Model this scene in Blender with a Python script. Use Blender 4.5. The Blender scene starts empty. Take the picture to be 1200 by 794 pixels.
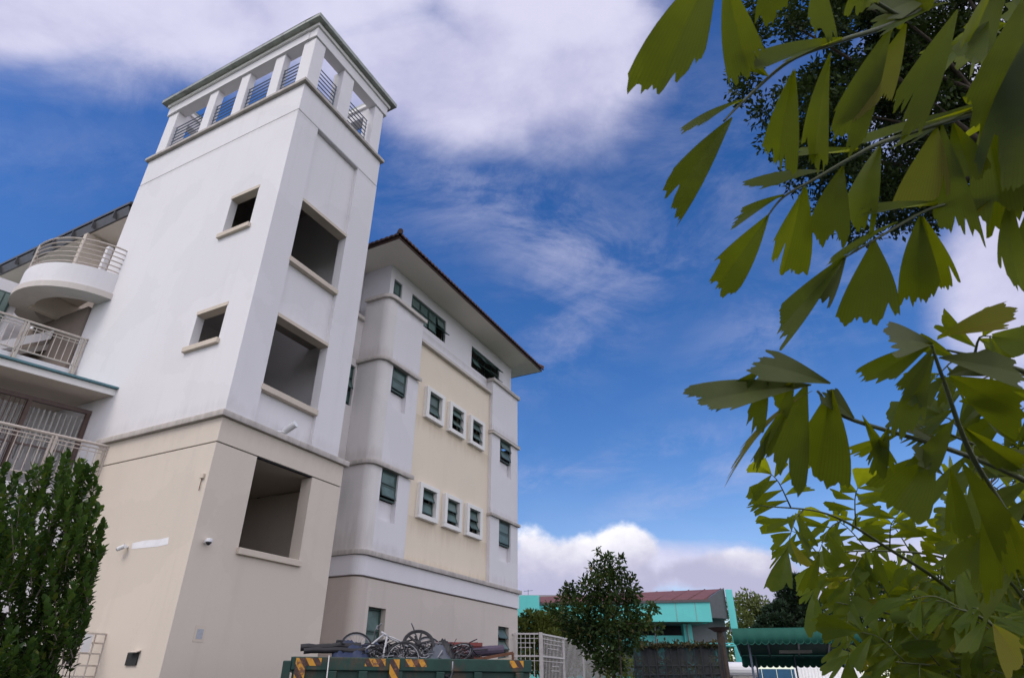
import bpy, bmesh, math, random
import numpy as np
from mathutils import Vector, Matrix

random.seed(7)
rng = np.random.default_rng(7)
S = bpy.context.scene
COL = S.collection
rad = math.radians

# ------------------------------------------------------------------ camera
PITCH, ROLL, YAW, FPX = rad(29.087), rad(0.2126), rad(27.258), 729.28
CAM = Vector((0, 0, 1.6))
_r = Vector((1, 0, 0)); _f = Vector((0, math.cos(PITCH), math.sin(PITCH))); _u = Vector((0, -math.sin(PITCH), math.cos(PITCH)))
RGT = math.cos(ROLL) * _r + math.sin(ROLL) * _u
UPV = -math.sin(ROLL) * _r + math.cos(ROLL) * _u
FWD = _f
cd = bpy.data.cameras.new('camera'); cam = bpy.data.objects.new('camera', cd); COL.objects.link(cam)
cam.matrix_world = Matrix(((RGT.x, UPV.x, -FWD.x, CAM.x), (RGT.y, UPV.y, -FWD.y, CAM.y), (RGT.z, UPV.z, -FWD.z, CAM.z), (0, 0, 0, 1)))
cd.sensor_width = 36; cd.lens = FPX / 1200 * 36; cd.clip_start = 0.05; cd.clip_end = 3000
cd.dof.use_dof = True; cd.dof.focus_distance = 18; cd.dof.aperture_fstop = 9
S.camera = cam

def ray(px, py):
    return RGT * ((px - 600) / FPX) - UPV * ((py - 397) / FPX) + FWD
def at(px, py, depth):                      # depth along the view axis
    return CAM + ray(px, py) * depth
def atf(px, py, fwd):                       # horizontal forward distance
    d = ray(px, py); return CAM + d * (fwd / d.y)

# ------------------------------------------------------------------ sun, exposure
SUN_EL = rad(52); SUN_DIR = Vector((-0.74, -0.67, 0)) * math.cos(SUN_EL) + Vector((0, 0, math.sin(SUN_EL)))
sl = bpy.data.lights.new('sun', 'SUN'); sun = bpy.data.objects.new('sun', sl); COL.objects.link(sun)
sl.energy = 1.2; sl.angle = rad(26); sl.color = (1.0, 0.93, 0.84)
sun.rotation_euler = SUN_DIR.to_track_quat('Z', 'Y').to_euler(); sun.location = (-20, -15, 40)
S.view_settings.view_transform = 'Standard'; S.view_settings.look = 'None'
S.view_settings.exposure = 0.45; S.view_settings.gamma = 1.0; S.view_settings.use_curve_mapping = False

# ------------------------------------------------------------------ world: sky with clouds by direction
W = bpy.data.worlds.new('World'); S.world = W; W.use_nodes = True
nt = W.node_tree; nt.nodes.clear()
def N(t, **k):
    n = nt.nodes.new(t)
    for a, b in k.items(): setattr(n, a, b)
    return n
def M(op, a, b=None, c=None, clamp=False):
    n = N('ShaderNodeMath', operation=op, use_clamp=clamp)
    for i, v in enumerate((a, b, c)):
        if v is None: continue
        if isinstance(v, (int, float)): n.inputs[i].default_value = v
        else: nt.links.new(v, n.inputs[i])
    return n.outputs[0]
def DOT(v, w):
    n = N('ShaderNodeVectorMath', operation='DOT_PRODUCT'); nt.links.new(v, n.inputs[0]); n.inputs[1].default_value = w
    return n.outputs['Value']
tc = N('ShaderNodeTexCoord'); DIR = tc.outputs['Generated']
def NOISE(scale, detail, rough, vscale=(1, 1, 1), off=(0, 0, 0), dist=0.0):
    m = N('ShaderNodeMapping'); nt.links.new(DIR, m.inputs[0]); m.inputs['Scale'].default_value = vscale; m.inputs['Location'].default_value = off
    n = N('ShaderNodeTexNoise'); nt.links.new(m.outputs[0], n.inputs['Vector'])
    n.inputs['Scale'].default_value = scale; n.inputs['Detail'].default_value = detail; n.inputs['Roughness'].default_value = rough; n.inputs['Distortion'].default_value = dist
    return n.outputs['Fac']
def SMOOTH(v, lo, hi):
    n = N('ShaderNodeMapRange', interpolation_type='SMOOTHSTEP'); nt.links.new(v, n.inputs[0]); n.inputs[1].default_value = lo; n.inputs[2].default_value = hi
    return n.outputs[0]
sky = N('ShaderNodeTexSky', sky_type='NISHITA', sun_disc=False, sun_elevation=SUN_EL, sun_rotation=math.atan2(SUN_DIR.x, SUN_DIR.y), altitude=0, air_density=1.0, dust_density=0.35, ozone_density=2.2)
hsv = N('ShaderNodeHueSaturation'); hsv.inputs['Hue'].default_value = 0.512; hsv.inputs['Saturation'].default_value = 1.34; hsv.inputs['Value'].default_value = 1.15
nt.links.new(sky.outputs[0], hsv.inputs['Color'])
def blob(px, py, a, b, ang=0.0):
    c = ray(px, py); ln = c.length; c = c / ln
    t1 = (RGT * math.cos(ang) - UPV * math.sin(ang)); t1 = (t1 - c * t1.dot(c)).normalized(); t2 = c.cross(t1)
    dc = M('MAXIMUM', DOT(DIR, c), 0.05)
    k = FPX * ln
    u = M('MULTIPLY', M('DIVIDE', DOT(DIR, t1), dc), k / a); v = M('MULTIPLY', M('DIVIDE', DOT(DIR, t2), dc), k / b)
    r2 = M('ADD', M('MULTIPLY', u, u), M('MULTIPLY', v, v))
    return M('POWER', 2.718, M('MULTIPLY', r2, -1.0))
def build_mask(blobs):
    tot = None
    for (px, py, a, b, ang, w) in blobs:
        e = M('MULTIPLY', blob(px, py, a, b, rad(ang)), w)
        tot = e if tot is None else M('MAXIMUM', tot, e)
    return tot
SOFT = [(240, -75, 430, 165, 0, 1.2), (640, 30, 180, 150, 35, 1.1), (520, 90, 220, 95, 10, 1.0), (30, 15, 240, 72, 0, 1.0),
        (1190, 330, 95, 150, 0, 1.0), (1130, 90, 160, 180, 0, .75), (1090, 680, 230, 75, 0, 1.0), (760, 660, 300, 36, 0, .8)]
WISP = [(650, 280, 120, 70, 40, 1.0), (700, 360, 190, 60, -40, .7), (690, 545, 170, 22, -14, .9), (560, 230, 140, 60, 10, .8), (820, 570, 150, 30, -20, .8), (1000, 330, 200, 60, -30, .7), (820, 200, 120, 160, 60, .45), (60, 190, 160, 60, 0, .25)]
CUM = [(690, 672, 105, 46, 0, 1.05), (735, 640, 44, 30, 0, 1.05), (632, 662, 60, 38, 0, 1.0), (850, 672, 120, 30, 0, .95), (622, 640, 40, 34, 0, .75), (930, 695, 140, 28, 0, .9), (760, 706, 420, 22, 0, .8)]
n1 = NOISE(2.6, 9, .58, (1, 1, 1.7), (.3, .1, 0), .25)
n2 = NOISE(9.0, 8, .6, (1, 1, 1.3), (4.3, 1.1, 2))
n3 = NOISE(3.3, 10, .66, (1.0, 2.6, 1.6), (1.7, 5.2, 0), .8)
soft = build_mask(SOFT); cum = build_mask(CUM)
wisp = M('SUBTRACT', n3, .5)
d_soft = M('ADD', soft, M('ADD', M('MULTIPLY', M('SUBTRACT', n1, .5), .60), M('MULTIPLY', wisp, .35)))
n4 = NOISE(5.0, 12, .68, (1.0, 1.0, 2.2), (2.2, .4, 1.), .45)
m_wisp = M('MULTIPLY', M('MULTIPLY', SMOOTH(M('ADD', M('MULTIPLY', n4, .6), M('MULTIPLY', n3, .4)), .40, .66), build_mask(WISP)), .46)
m_soft = SMOOTH(d_soft, .30, .84)
d_cum = M('ADD', cum, M('MULTIPLY', M('SUBTRACT', n2, .5), 1.0))
m_cum = SMOOTH(d_cum, .40, .66)
# unseen cloud cover behind and to the sides, added bright as fill light
back = M('MAXIMUM', SMOOTH(DOT(DIR, (.60, -.77, .2)), .02, .40), SMOOTH(DOT(DIR, FWD), .30, -.15))
m_back = M('MULTIPLY', SMOOTH(n1, .28, .50), back)
m_far = M('MAXIMUM', M('MULTIPLY', m_soft, .95), m_wisp)
sep = N('ShaderNodeSeparateXYZ'); nt.links.new(DIR, sep.inputs[0])
hz = M('MULTIPLY', SMOOTH(sep.outputs['Z'], .36, -.02), .30)
m_far = M('MAXIMUM', m_far, hz)
def RGB(c1, c2, fac):
    n = N('ShaderNodeMix', data_type='RGBA'); n.inputs[6].default_value = (*c1, 1); n.inputs[7].default_value = (*c2, 1); nt.links.new(fac, n.inputs[0]); return n.outputs[2]
bg = N('ShaderNodeBackground'); nt.links.new(hsv.outputs[0], bg.inputs[0]); bg.inputs[1].default_value = 0.092
bc = N('ShaderNodeBackground'); nt.links.new(RGB((.36, .36, .53), (.55, .54, .68), SMOOTH(n1, .35, .62)), bc.inputs[0]); bc.inputs[1].default_value = 1.0
cumcol = SMOOTH(M('ADD', M('MULTIPLY', M('SUBTRACT', n2, .5), .12), sep.outputs['Z']), .135, .235)
bk = N('ShaderNodeBackground'); nt.links.new(RGB((.37, .365, .50), (.86, .85, .87), cumcol), bk.inputs[0]); bk.inputs[1].default_value = 1.0
x1 = N('ShaderNodeMixShader'); nt.links.new(m_far, x1.inputs[0]); nt.links.new(bg.outputs[0], x1.inputs[1]); nt.links.new(bc.outputs[0], x1.inputs[2])
x2 = N('ShaderNodeMixShader'); nt.links.new(m_cum, x2.inputs[0]); nt.links.new(x1.outputs[0], x2.inputs[1]); nt.links.new(bk.outputs[0], x2.inputs[2])
wo = N('ShaderNodeOutputWorld'); bb = N('ShaderNodeBackground'); bb.inputs[0].default_value = (.655, .65, .74, 1); bb.inputs[1].default_value = 1.5
x3 = N('ShaderNodeMixShader'); nt.links.new(m_back, x3.inputs[0]); nt.links.new(x2.outputs[0], x3.inputs[1]); nt.links.new(bb.outputs[0], x3.inputs[2])
nt.links.new(x3.outputs[0], wo.inputs[0])

# ------------------------------------------------------------------ materials
def mat(name):
    m = bpy.data.materials.new(name); m.use_nodes = True; t = m.node_tree; t.nodes.clear()
    o = t.nodes.new('ShaderNodeOutputMaterial'); b = t.nodes.new('ShaderNodeBsdfPrincipled'); t.links.new(b.outputs[0], o.inputs[0])
    return m, t, b, o
def tnoise(t, vec, scale, detail=6, rough=.6, vs=(1, 1, 1), off=(0, 0, 0)):
    mp = t.nodes.new('ShaderNodeMapping'); t.links.new(vec, mp.inputs[0]); mp.inputs['Scale'].default_value = vs; mp.inputs['Location'].default_value = off
    n = t.nodes.new('ShaderNodeTexNoise'); t.links.new(mp.outputs[0], n.inputs['Vector']); n.inputs['Scale'].default_value = scale; n.inputs['Detail'].default_value = detail; n.inputs['Roughness'].default_value = rough
    return n.outputs['Fac']
def tmap(t, v, a, b, c=0., d=1.):
    n = t.nodes.new('ShaderNodeMapRange'); n.interpolation_type = 'SMOOTHSTEP'; t.links.new(v, n.inputs[0])
    for i, q in enumerate((a, b, c, d)): n.inputs[i + 1].default_value = q
    return n.outputs[0]
def tmix(t, fac, a, b):
    n = t.nodes.new('ShaderNodeMix'); n.data_type = 'RGBA'
    if isinstance(fac, float): n.inputs[0].default_value = fac
    else: t.links.new(fac, n.inputs[0])
    for i, q in ((6, a), (7, b)):
        if isinstance(q, tuple): n.inputs[i].default_value = (*q, 1)
        else: t.links.new(q, n.inputs[i])
    return n.outputs[2]
def tmath(t, op, a, b):
    n = t.nodes.new('ShaderNodeMath'); n.operation = op
    for i, v in enumerate((a, b)):
        if isinstance(v, (int, float)): n.inputs[i].default_value = v
        else: t.links.new(v, n.inputs[i])
    return n.outputs[0]
def tbump(t, b, h, strength=.2, dist=.02):
    n = t.nodes.new('ShaderNodeBump'); n.inputs['Strength'].default_value = strength; n.inputs['Distance'].default_value = dist
    t.links.new(h, n.inputs['Height']); t.links.new(n.outputs[0], b.inputs['Normal'])

def paint(name, col, dirt=(.30, .28, .27), blotch=.22, streak=.25, levels=(), rough=.75, lev_h=.5, lev_w=.75):
    """weathered wall paint: soft blotches, rain streaks and grime growing down (or up) from given heights"""
    m, t, b, o = mat(name); v = t.nodes.new('ShaderNodeTexCoord').outputs['Object']
    g = tnoise(t, v, .55, 5, .6); s = tnoise(t, v, 1.0, 6, .65, (2.6, 2.6, .16)); f = tnoise(t, v, 14, 5, .7)
    c = tmix(t, tmath(t, 'MULTIPLY', tmap(t, g, .45, .75), blotch), col, tuple(x * .78 for x in col))
    c = tmix(t, tmath(t, 'MULTIPLY', tmap(t, s, .50, .78), streak), c, tuple(x * .62 for x in col))
    c = tmix(t, tmath(t, 'MULTIPLY', tmap(t, f, .4, .8), .10), c, tuple(min(1, x * 1.15) for x in col))
    wv = t.nodes.new('ShaderNodeVectorMath'); wv.operation = 'ADD'; t.links.new(v, wv.inputs[0])
    nz = t.nodes.new('ShaderNodeTexNoise'); t.links.new(v, nz.inputs['Vector']); nz.inputs['Scale'].default_value = 1.3; nz.inputs['Detail'].default_value = 6; nz.inputs['Roughness'].default_value = .7
    sc_ = t.nodes.new('ShaderNodeVectorMath'); sc_.operation = 'SCALE'; t.links.new(nz.outputs['Color'], sc_.inputs[0]); sc_.inputs['Scale'].default_value = .9; t.links.new(sc_.outputs[0], wv.inputs[1])
    vo = t.nodes.new('ShaderNodeTexVoronoi'); vo.feature = 'DISTANCE_TO_EDGE'; vo.inputs['Scale'].default_value = .42; t.links.new(wv.outputs[0], vo.inputs['Vector'])
    crk = tmath(t, 'MULTIPLY', tmap(t, vo.outputs['Distance'], .0, .007, 1., 0.), tmap(t, tnoise(t, v, .35, 3, .6, off=(7, 2, 4)), .48, .60))
    vc = t.nodes.new('ShaderNodeTexVoronoi'); vc.inputs['Scale'].default_value = .55; t.links.new(wv.outputs[0], vc.inputs['Vector'])
    sp_ = t.nodes.new('ShaderNodeSeparateXYZ'); t.links.new(vc.outputs['Color'], sp_.inputs[0])
    c = tmix(t, tmath(t, 'MULTIPLY', tmap(t, sp_.outputs[0], .55, .75), .35), c, tuple(x * .90 for x in col))
    c = tmix(t, tmath(t, 'MULTIPLY', crk, .07), c, tuple(x * .35 for x in col))
    if levels:
        z = t.nodes.new('ShaderNodeSeparateXYZ'); t.links.new(v, z.inputs[0]); zz = z.outputs['Z']
        s2 = tnoise(t, v, 1.0, 7, .7, (5, 5, .5), (3, 1, 0))
        tot = None
        for L, h in levels:           # grime between L and L+h, strongest at L
            e = tmap(t, zz, L, L + h, 1., 0.)
            n = t.nodes.new('ShaderNodeMath'); n.operation = 'GREATER_THAN' if h > 0 else 'LESS_THAN'; t.links.new(zz, n.inputs[0]); n.inputs[1].default_value = L - (.02 if h > 0 else -.02)
            e = tmath(t, 'MULTIPLY', e, n.outputs[0])
            tot = e if tot is None else tmath(t, 'MAXIMUM', tot, e)
        k = tmap(t, tmath(t, 'ADD', tmath(t, 'MULTIPLY', tot, .62), tmath(t, 'SUBTRACT', s2, .5)), .22, .75)
        c = tmix(t, tmath(t, 'MULTIPLY', k, lev_w), c, dirt)
    t.links.new(c, b.inputs['Base Color']); b.inputs['Roughness'].default_value = rough; b.inputs['Specular IOR Level'].default_value = .25
    tbump(t, b, tmath(t, 'ADD', tmath(t, 'MULTIPLY', f, .4), tnoise(t, v, 70, 3, .6)), .18, .01)
    return m
def simple(name, col, rough=.6, metal=0., var=.25, scale=6, bump=.1, dirt=None, dirtw=.5, spec=.4):
    m, t, b, o = mat(name); v = t.nodes.new('ShaderNodeTexCoord').outputs['Object']
    n = tnoise(t, v, scale, 6, .65); c = tmix(t, tmath(t, 'MULTIPLY', tmap(t, n, .35, .7), var * 2), col, tuple(x * .6 for x in col))
    if dirt:
        n2 = tnoise(t, v, scale * .8, 8, .7, (1, 1, .5), (5, 5, 5)); c = tmix(t, tmath(t, 'MULTIPLY', tmap(t, n2, .5, .66), dirtw), c, dirt)
    t.links.new(c, b.inputs['Base Color']); b.inputs['Roughness'].default_value = rough; b.inputs['Metallic'].default_value = metal; b.inputs['Specular IOR Level'].default_value = spec
    if bump: tbump(t, b, n, bump, .02)
    return m
def leafmat(name, c1, c2, trans, tw=.35, rough=.45, veins=False, yellow=None):
    m, t, b, o = mat(name)
    ri = t.nodes.new('ShaderNodeNewGeometry').outputs['Random Per Island']
    v = t.nodes.new('ShaderNodeTexCoord').outputs['Object']
    n = tnoise(t, v, 5 if veins else .9, 4, .6)
    k = tmath(t, 'ADD', tmath(t, 'MULTIPLY', ri, .6), tmath(t, 'MULTIPLY', tmap(t, n, .35, .65), .4))
    c = tmix(t, k, c1, c2)
    if yellow: c = tmix(t, tmap(t, ri, .90, .96), c, yellow)
    tcn = tmix(t, k, tuple(x * .55 for x in trans), tuple(x * 1.12 for x in trans))
    if veins:
        at_ = t.nodes.new('ShaderNodeAttribute'); at_.attribute_name = 'vein'
        w = tmath(t, 'SINE', tmath(t, 'MULTIPLY', at_.outputs['Fac'], 110.), 0.)
        wv = tmap(t, w, .2, 1.)
        n3 = tnoise(t, v, 45, 6, .7); br = tmap(t, n3, .66, .72)
        c = tmix(t, tmath(t, 'MULTIPLY', wv, .22), c, tuple(x * .55 for x in c1))
        c = tmix(t, tmath(t, 'MULTIPLY', br, .25), c, (.10, .06, .025))
        tcn = tmix(t, tmath(t, 'MULTIPLY', wv, .25), tcn, tuple(x * .5 for x in trans))
    t.links.new(c, b.inputs['Base Color']); b.inputs['Roughness'].default_value = rough; b.inputs['Specular IOR Level'].default_value = .14
    tr = t.nodes.new('ShaderNodeBsdfTranslucent'); t.links.new(tcn, tr.inputs[0])
    mx = t.nodes.new('ShaderNodeMixShader'); mx.inputs[0].default_value = tw
    t.links.new(b.outputs[0], mx.inputs[1]); t.links.new(tr.outputs[0], mx.inputs[2]); t.links.new(mx.outputs[0], o.inputs[0])
    return m
def stripes(name, c1, c2, scale, ang, dirt):
    m, t, b, o = mat(name); v = t.nodes.new('ShaderNodeTexCoord').outputs['Object']
    mp = t.nodes.new('ShaderNodeMapping'); t.links.new(v, mp.inputs[0]); mp.inputs['Rotation'].default_value = (0, ang, 0)
    w = t.nodes.new('ShaderNodeTexWave'); w.bands_direction = 'X'; t.links.new(mp.outputs[0], w.inputs[0]); w.inputs['Scale'].default_value = scale
    c = tmix(t, tmap(t, w.outputs['Fac'], .47, .53), c1, c2)
    c = tmix(t, tmap(t, tnoise(t, v, 9, 8, .7), .5, .62), c, dirt)
    t.links.new(c, b.inputs['Base Color']); b.inputs['Roughness'].default_value = .6
    return m

WHITE = (.73, .71, .715); BEIGE = (.64, .565, .475); CREAM = (.78, .68, .54)
m_white = paint('tower white paint', WHITE, levels=((6.8, .7), (17.3, -.5), (16.2, -.4)), lev_w=.22, streak=.16, blotch=.14)
m_beige = paint('beige wall paint', BEIGE, streak=.13, levels=((6.55, -.5), (0, 1.6)), lev_w=.25, dirt=(.36, .31, .27))
m_wing = paint('wing white paint', (.72, .70, .71), streak=.12, levels=((5.0, .7), (7.69, .4), (11.25, .4), (13.5, -.4)), lev_w=.22, dirt=(.27, .22, .18))
m_cream = paint('cream panel paint', CREAM, levels=((10.0, -1.0), (6.45, -1.1), (5.0, .5)), lev_w=.28, dirt=(.42, .31, .19), streak=.12)
m_wingb = paint('wing beige paint', (.61, .54, .475), levels=((0, 2.8),), lev_w=.3, dirt=(.30, .25, .20))
m_grimy = paint('grimy bay return paint', (.71, .675, .65), levels=((5.0, 2.0), (7.69, .9), (11.25, .9), (0, 4.2)), lev_w=.28, dirt=(.28, .23, .19), streak=.12, blotch=.35)
m_grimyb = paint('grimy beige return paint', (.56, .49, .43), levels=((0, 4.6),), lev_w=.5, dirt=(.24, .19, .15), streak=.2, blotch=.4)
m_ledge = paint('ledge render', (.60, .55, .50), dirt=(.17, .155, .14), levels=((4.86, .3), (6.62, .3), (7.55, .2), (11.1, .2), (13.5, .2), (17.3, .3)), lev_w=.5, blotch=.5, streak=.4)
m_sill = paint('sill render', (.62, .54, .44), blotch=.35, streak=.35)
m_trimw = paint('window surround white', (.80, .78, .75), blotch=.2, streak=.2)
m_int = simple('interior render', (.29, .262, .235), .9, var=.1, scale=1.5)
m_dark = simple('near black fill', (.03, .03, .03), .9, var=.05)  # near black: shade of rooms and openings put into colour, also joints and screens
m_soffit = paint('soffit paint', (.80, .74, .66), blotch=.15, streak=.05)
m_cap = simple('roof edge flashing', (.34, .36, .32), .5, var=.3, scale=3, dirt=(.08, .09, .08))
m_rail = simple('tower railing paint', (.12, .15, .20), .45, .3, var=.1)
m_railc = simple('cream railing paint', (.54, .48, .42), .5, var=.15, scale=9, dirt=(.28, .17, .10), dirtw=.35)
m_tile = simple('roof tile', (.11, .055, .045), .7, var=.4, scale=5, dirt=(.05, .04, .04))
m_fascia = simple('fascia timber', (.085, .045, .035), .6, var=.25, scale=4)
m_green = simple('green window frame', (.035, .075, .062), .45, var=.2, scale=8)
def glassy(name, col, rough=.12):
    m, t, b, o = mat(name); v = t.nodes.new('ShaderNodeTexCoord').outputs['Object']
    n = tnoise(t, v, 1.7, 4, .6); oi = t.nodes.new('ShaderNodeObjectInfo').outputs['Random']
    t.links.new(tmix(t, tmath(t, 'MULTIPLY', tmap(t, oi, .35, 1.), .6), tmix(t, tmap(t, n, .4, .65), col, tuple(x * 1.7 for x in col)), (.16, .21, .19)), b.inputs['Base Color'])
    b.inputs['Roughness'].default_value = rough; b.inputs['Specular IOR Level'].default_value = .32; tbump(t, b, tnoise(t, v, 2.5, 2, .5), .06, .02)
    return m
m_glass = glassy('tinted window glass', (.055, .095, .085), .38)
m_metalr = simple('grey metal roof edge', (.11, .11, .115), .5, .2, var=.2, scale=4)
m_soffitd = simple('dark brown recess', (.22, .18, .15), .8, var=.2, scale=2)  # darkness of the gallery recess put into the colour; also the wing groove
m_teal = simple('teal metal sheet', (.10, .22, .25), .5, .1, var=.2, scale=4)
m_brown = simple('brown steel frame', (.10, .065, .055), .5, var=.2)
m_strip = simple('pale hanging strip', (.50, .49, .46), .7, var=.2, scale=8)
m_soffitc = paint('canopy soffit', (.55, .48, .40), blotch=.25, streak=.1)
m_plas = simple('white plastic', (.75, .75, .75), .35, var=.05, bump=0)
m_black = simple('black rubber', (.018, .018, .02), .6, var=.2, scale=12)
m_chrome = simple('bare bicycle steel', (.30, .30, .32), .4, .6, var=.2, scale=20)
m_wpaint = simple('white bicycle paint', (.46, .46, .48), .35, var=.15, scale=15)
m_dkblue = simple('dark blue paint', (.025, .035, .075), .45, var=.2)
m_redp = simple('faded red paint', (.22, .045, .04), .6, var=.35, scale=9, dirt=(.08, .04, .03))
m_purple = simple('purple foam', (.085, .065, .10), .8, var=.25)
m_rust = simple('rusty steel', (.15, .065, .035), .8, var=.4, scale=14, dirt=(.06, .035, .025))
m_skip = simple('green skip paint', (.012, .052, .038), .5, var=.4, scale=3, dirt=(.11, .05, .03), dirtw=.65)
m_haz = stripes('hazard stripe paint', (.55, .26, .02), (.05, .025, .02), 1.9, rad(35), (.16, .07, .04))
m_turq = paint('turquoise wall paint', (.15, .62, .59), blotch=.12, streak=.18, dirt=(.1, .3, .3))
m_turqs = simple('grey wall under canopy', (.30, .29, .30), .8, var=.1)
m_roofb = simple('red brown metal roof', (.17, .06, .048), .6, var=.2, scale=1.5, dirt=(.16, .07, .06))
m_awn = simple('green awning canvas', (.008, .085, .062), .75, var=.15, scale=3)
m_steelw = simple('white fence steel', (.66, .62, .58), .45, var=.15, scale=8, dirt=(.3, .22, .17), dirtw=.25)
m_mesh = simple('black shade netting', (.04, .045, .05), .9, var=.3, scale=2)
m_concrete = simple('concrete', (.33, .31, .29), .9, var=.25, scale=4)
m_bluep = simple('blue hoarding', (.025, .11, .21), .5, var=.2, scale=3)
m_bark = simple('bark', (.075, .058, .045), .95, var=.4, scale=9, bump=.5)
m_asph = simple('asphalt', (.055, .055, .056), .95, var=.3, scale=1.5, bump=.3)
m_ground = simple('grass and soil', (.055, .075, .03), .95, var=.5, scale=.6, bump=.3)
m_paper = simple('grey notice', (.42, .43, .47), .7, var=.2, scale=30)
m_patch = simple('white touch up paint', (.80, .79, .80), .7, var=.15, scale=5, bump=0)

m_palm = leafmat('fishtail palm leaf', (.014, .030, .003), (.045, .065, .006), (.42, .46, .008), .42, .50, True, (.10, .085, .01))
m_palm_skylit = leafmat('dull palm leaf', (.050, .070, .018), (.10, .115, .045), (.20, .22, .03), .25, .42, True)  # greyer, paler copy of the palm leaf, sky reflection put into the colour
m_palm2 = leafmat('lower palm leaf', (.020, .042, .004), (.055, .085, .008), (.52, .56, .012), .44, .48, True, (.13, .11, .015))
m_rach = simple('palm stalk', (.07, .085, .03), .5, var=.3, scale=12)
m_shrub = leafmat('shrub leaf', (.010, .028, .009), (.070, .125, .026), (.11, .19, .02), .22, .34, False, (.10, .12, .02))
m_big = leafmat('rain tree leaf', (.012, .022, .008), (.045, .07, .016), (.06, .09, .015), .2, .5)
m_small = leafmat('young tree leaf', (.018, .036, .014), (.05, .085, .026), (.13, .20, .03), .25, .45, False, (.16, .13, .05))
m_pale = leafmat('pale tree leaf', (.09, .115, .035), (.15, .18, .06), (.25, .30, .07), .3, .5)
m_con = leafmat('conifer leaf', (.022, .040, .022), (.04, .065, .035), (.05, .08, .03), .15, .6)
m_hedge = leafmat('hedge leaf', (.075, .10, .02), (.15, .17, .04), (.24, .28, .04), .25, .5)
m_vine = leafmat('dry vine leaf', (.06, .065, .025), (.10, .075, .04), (.14, .12, .04), .25, .6)

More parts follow.
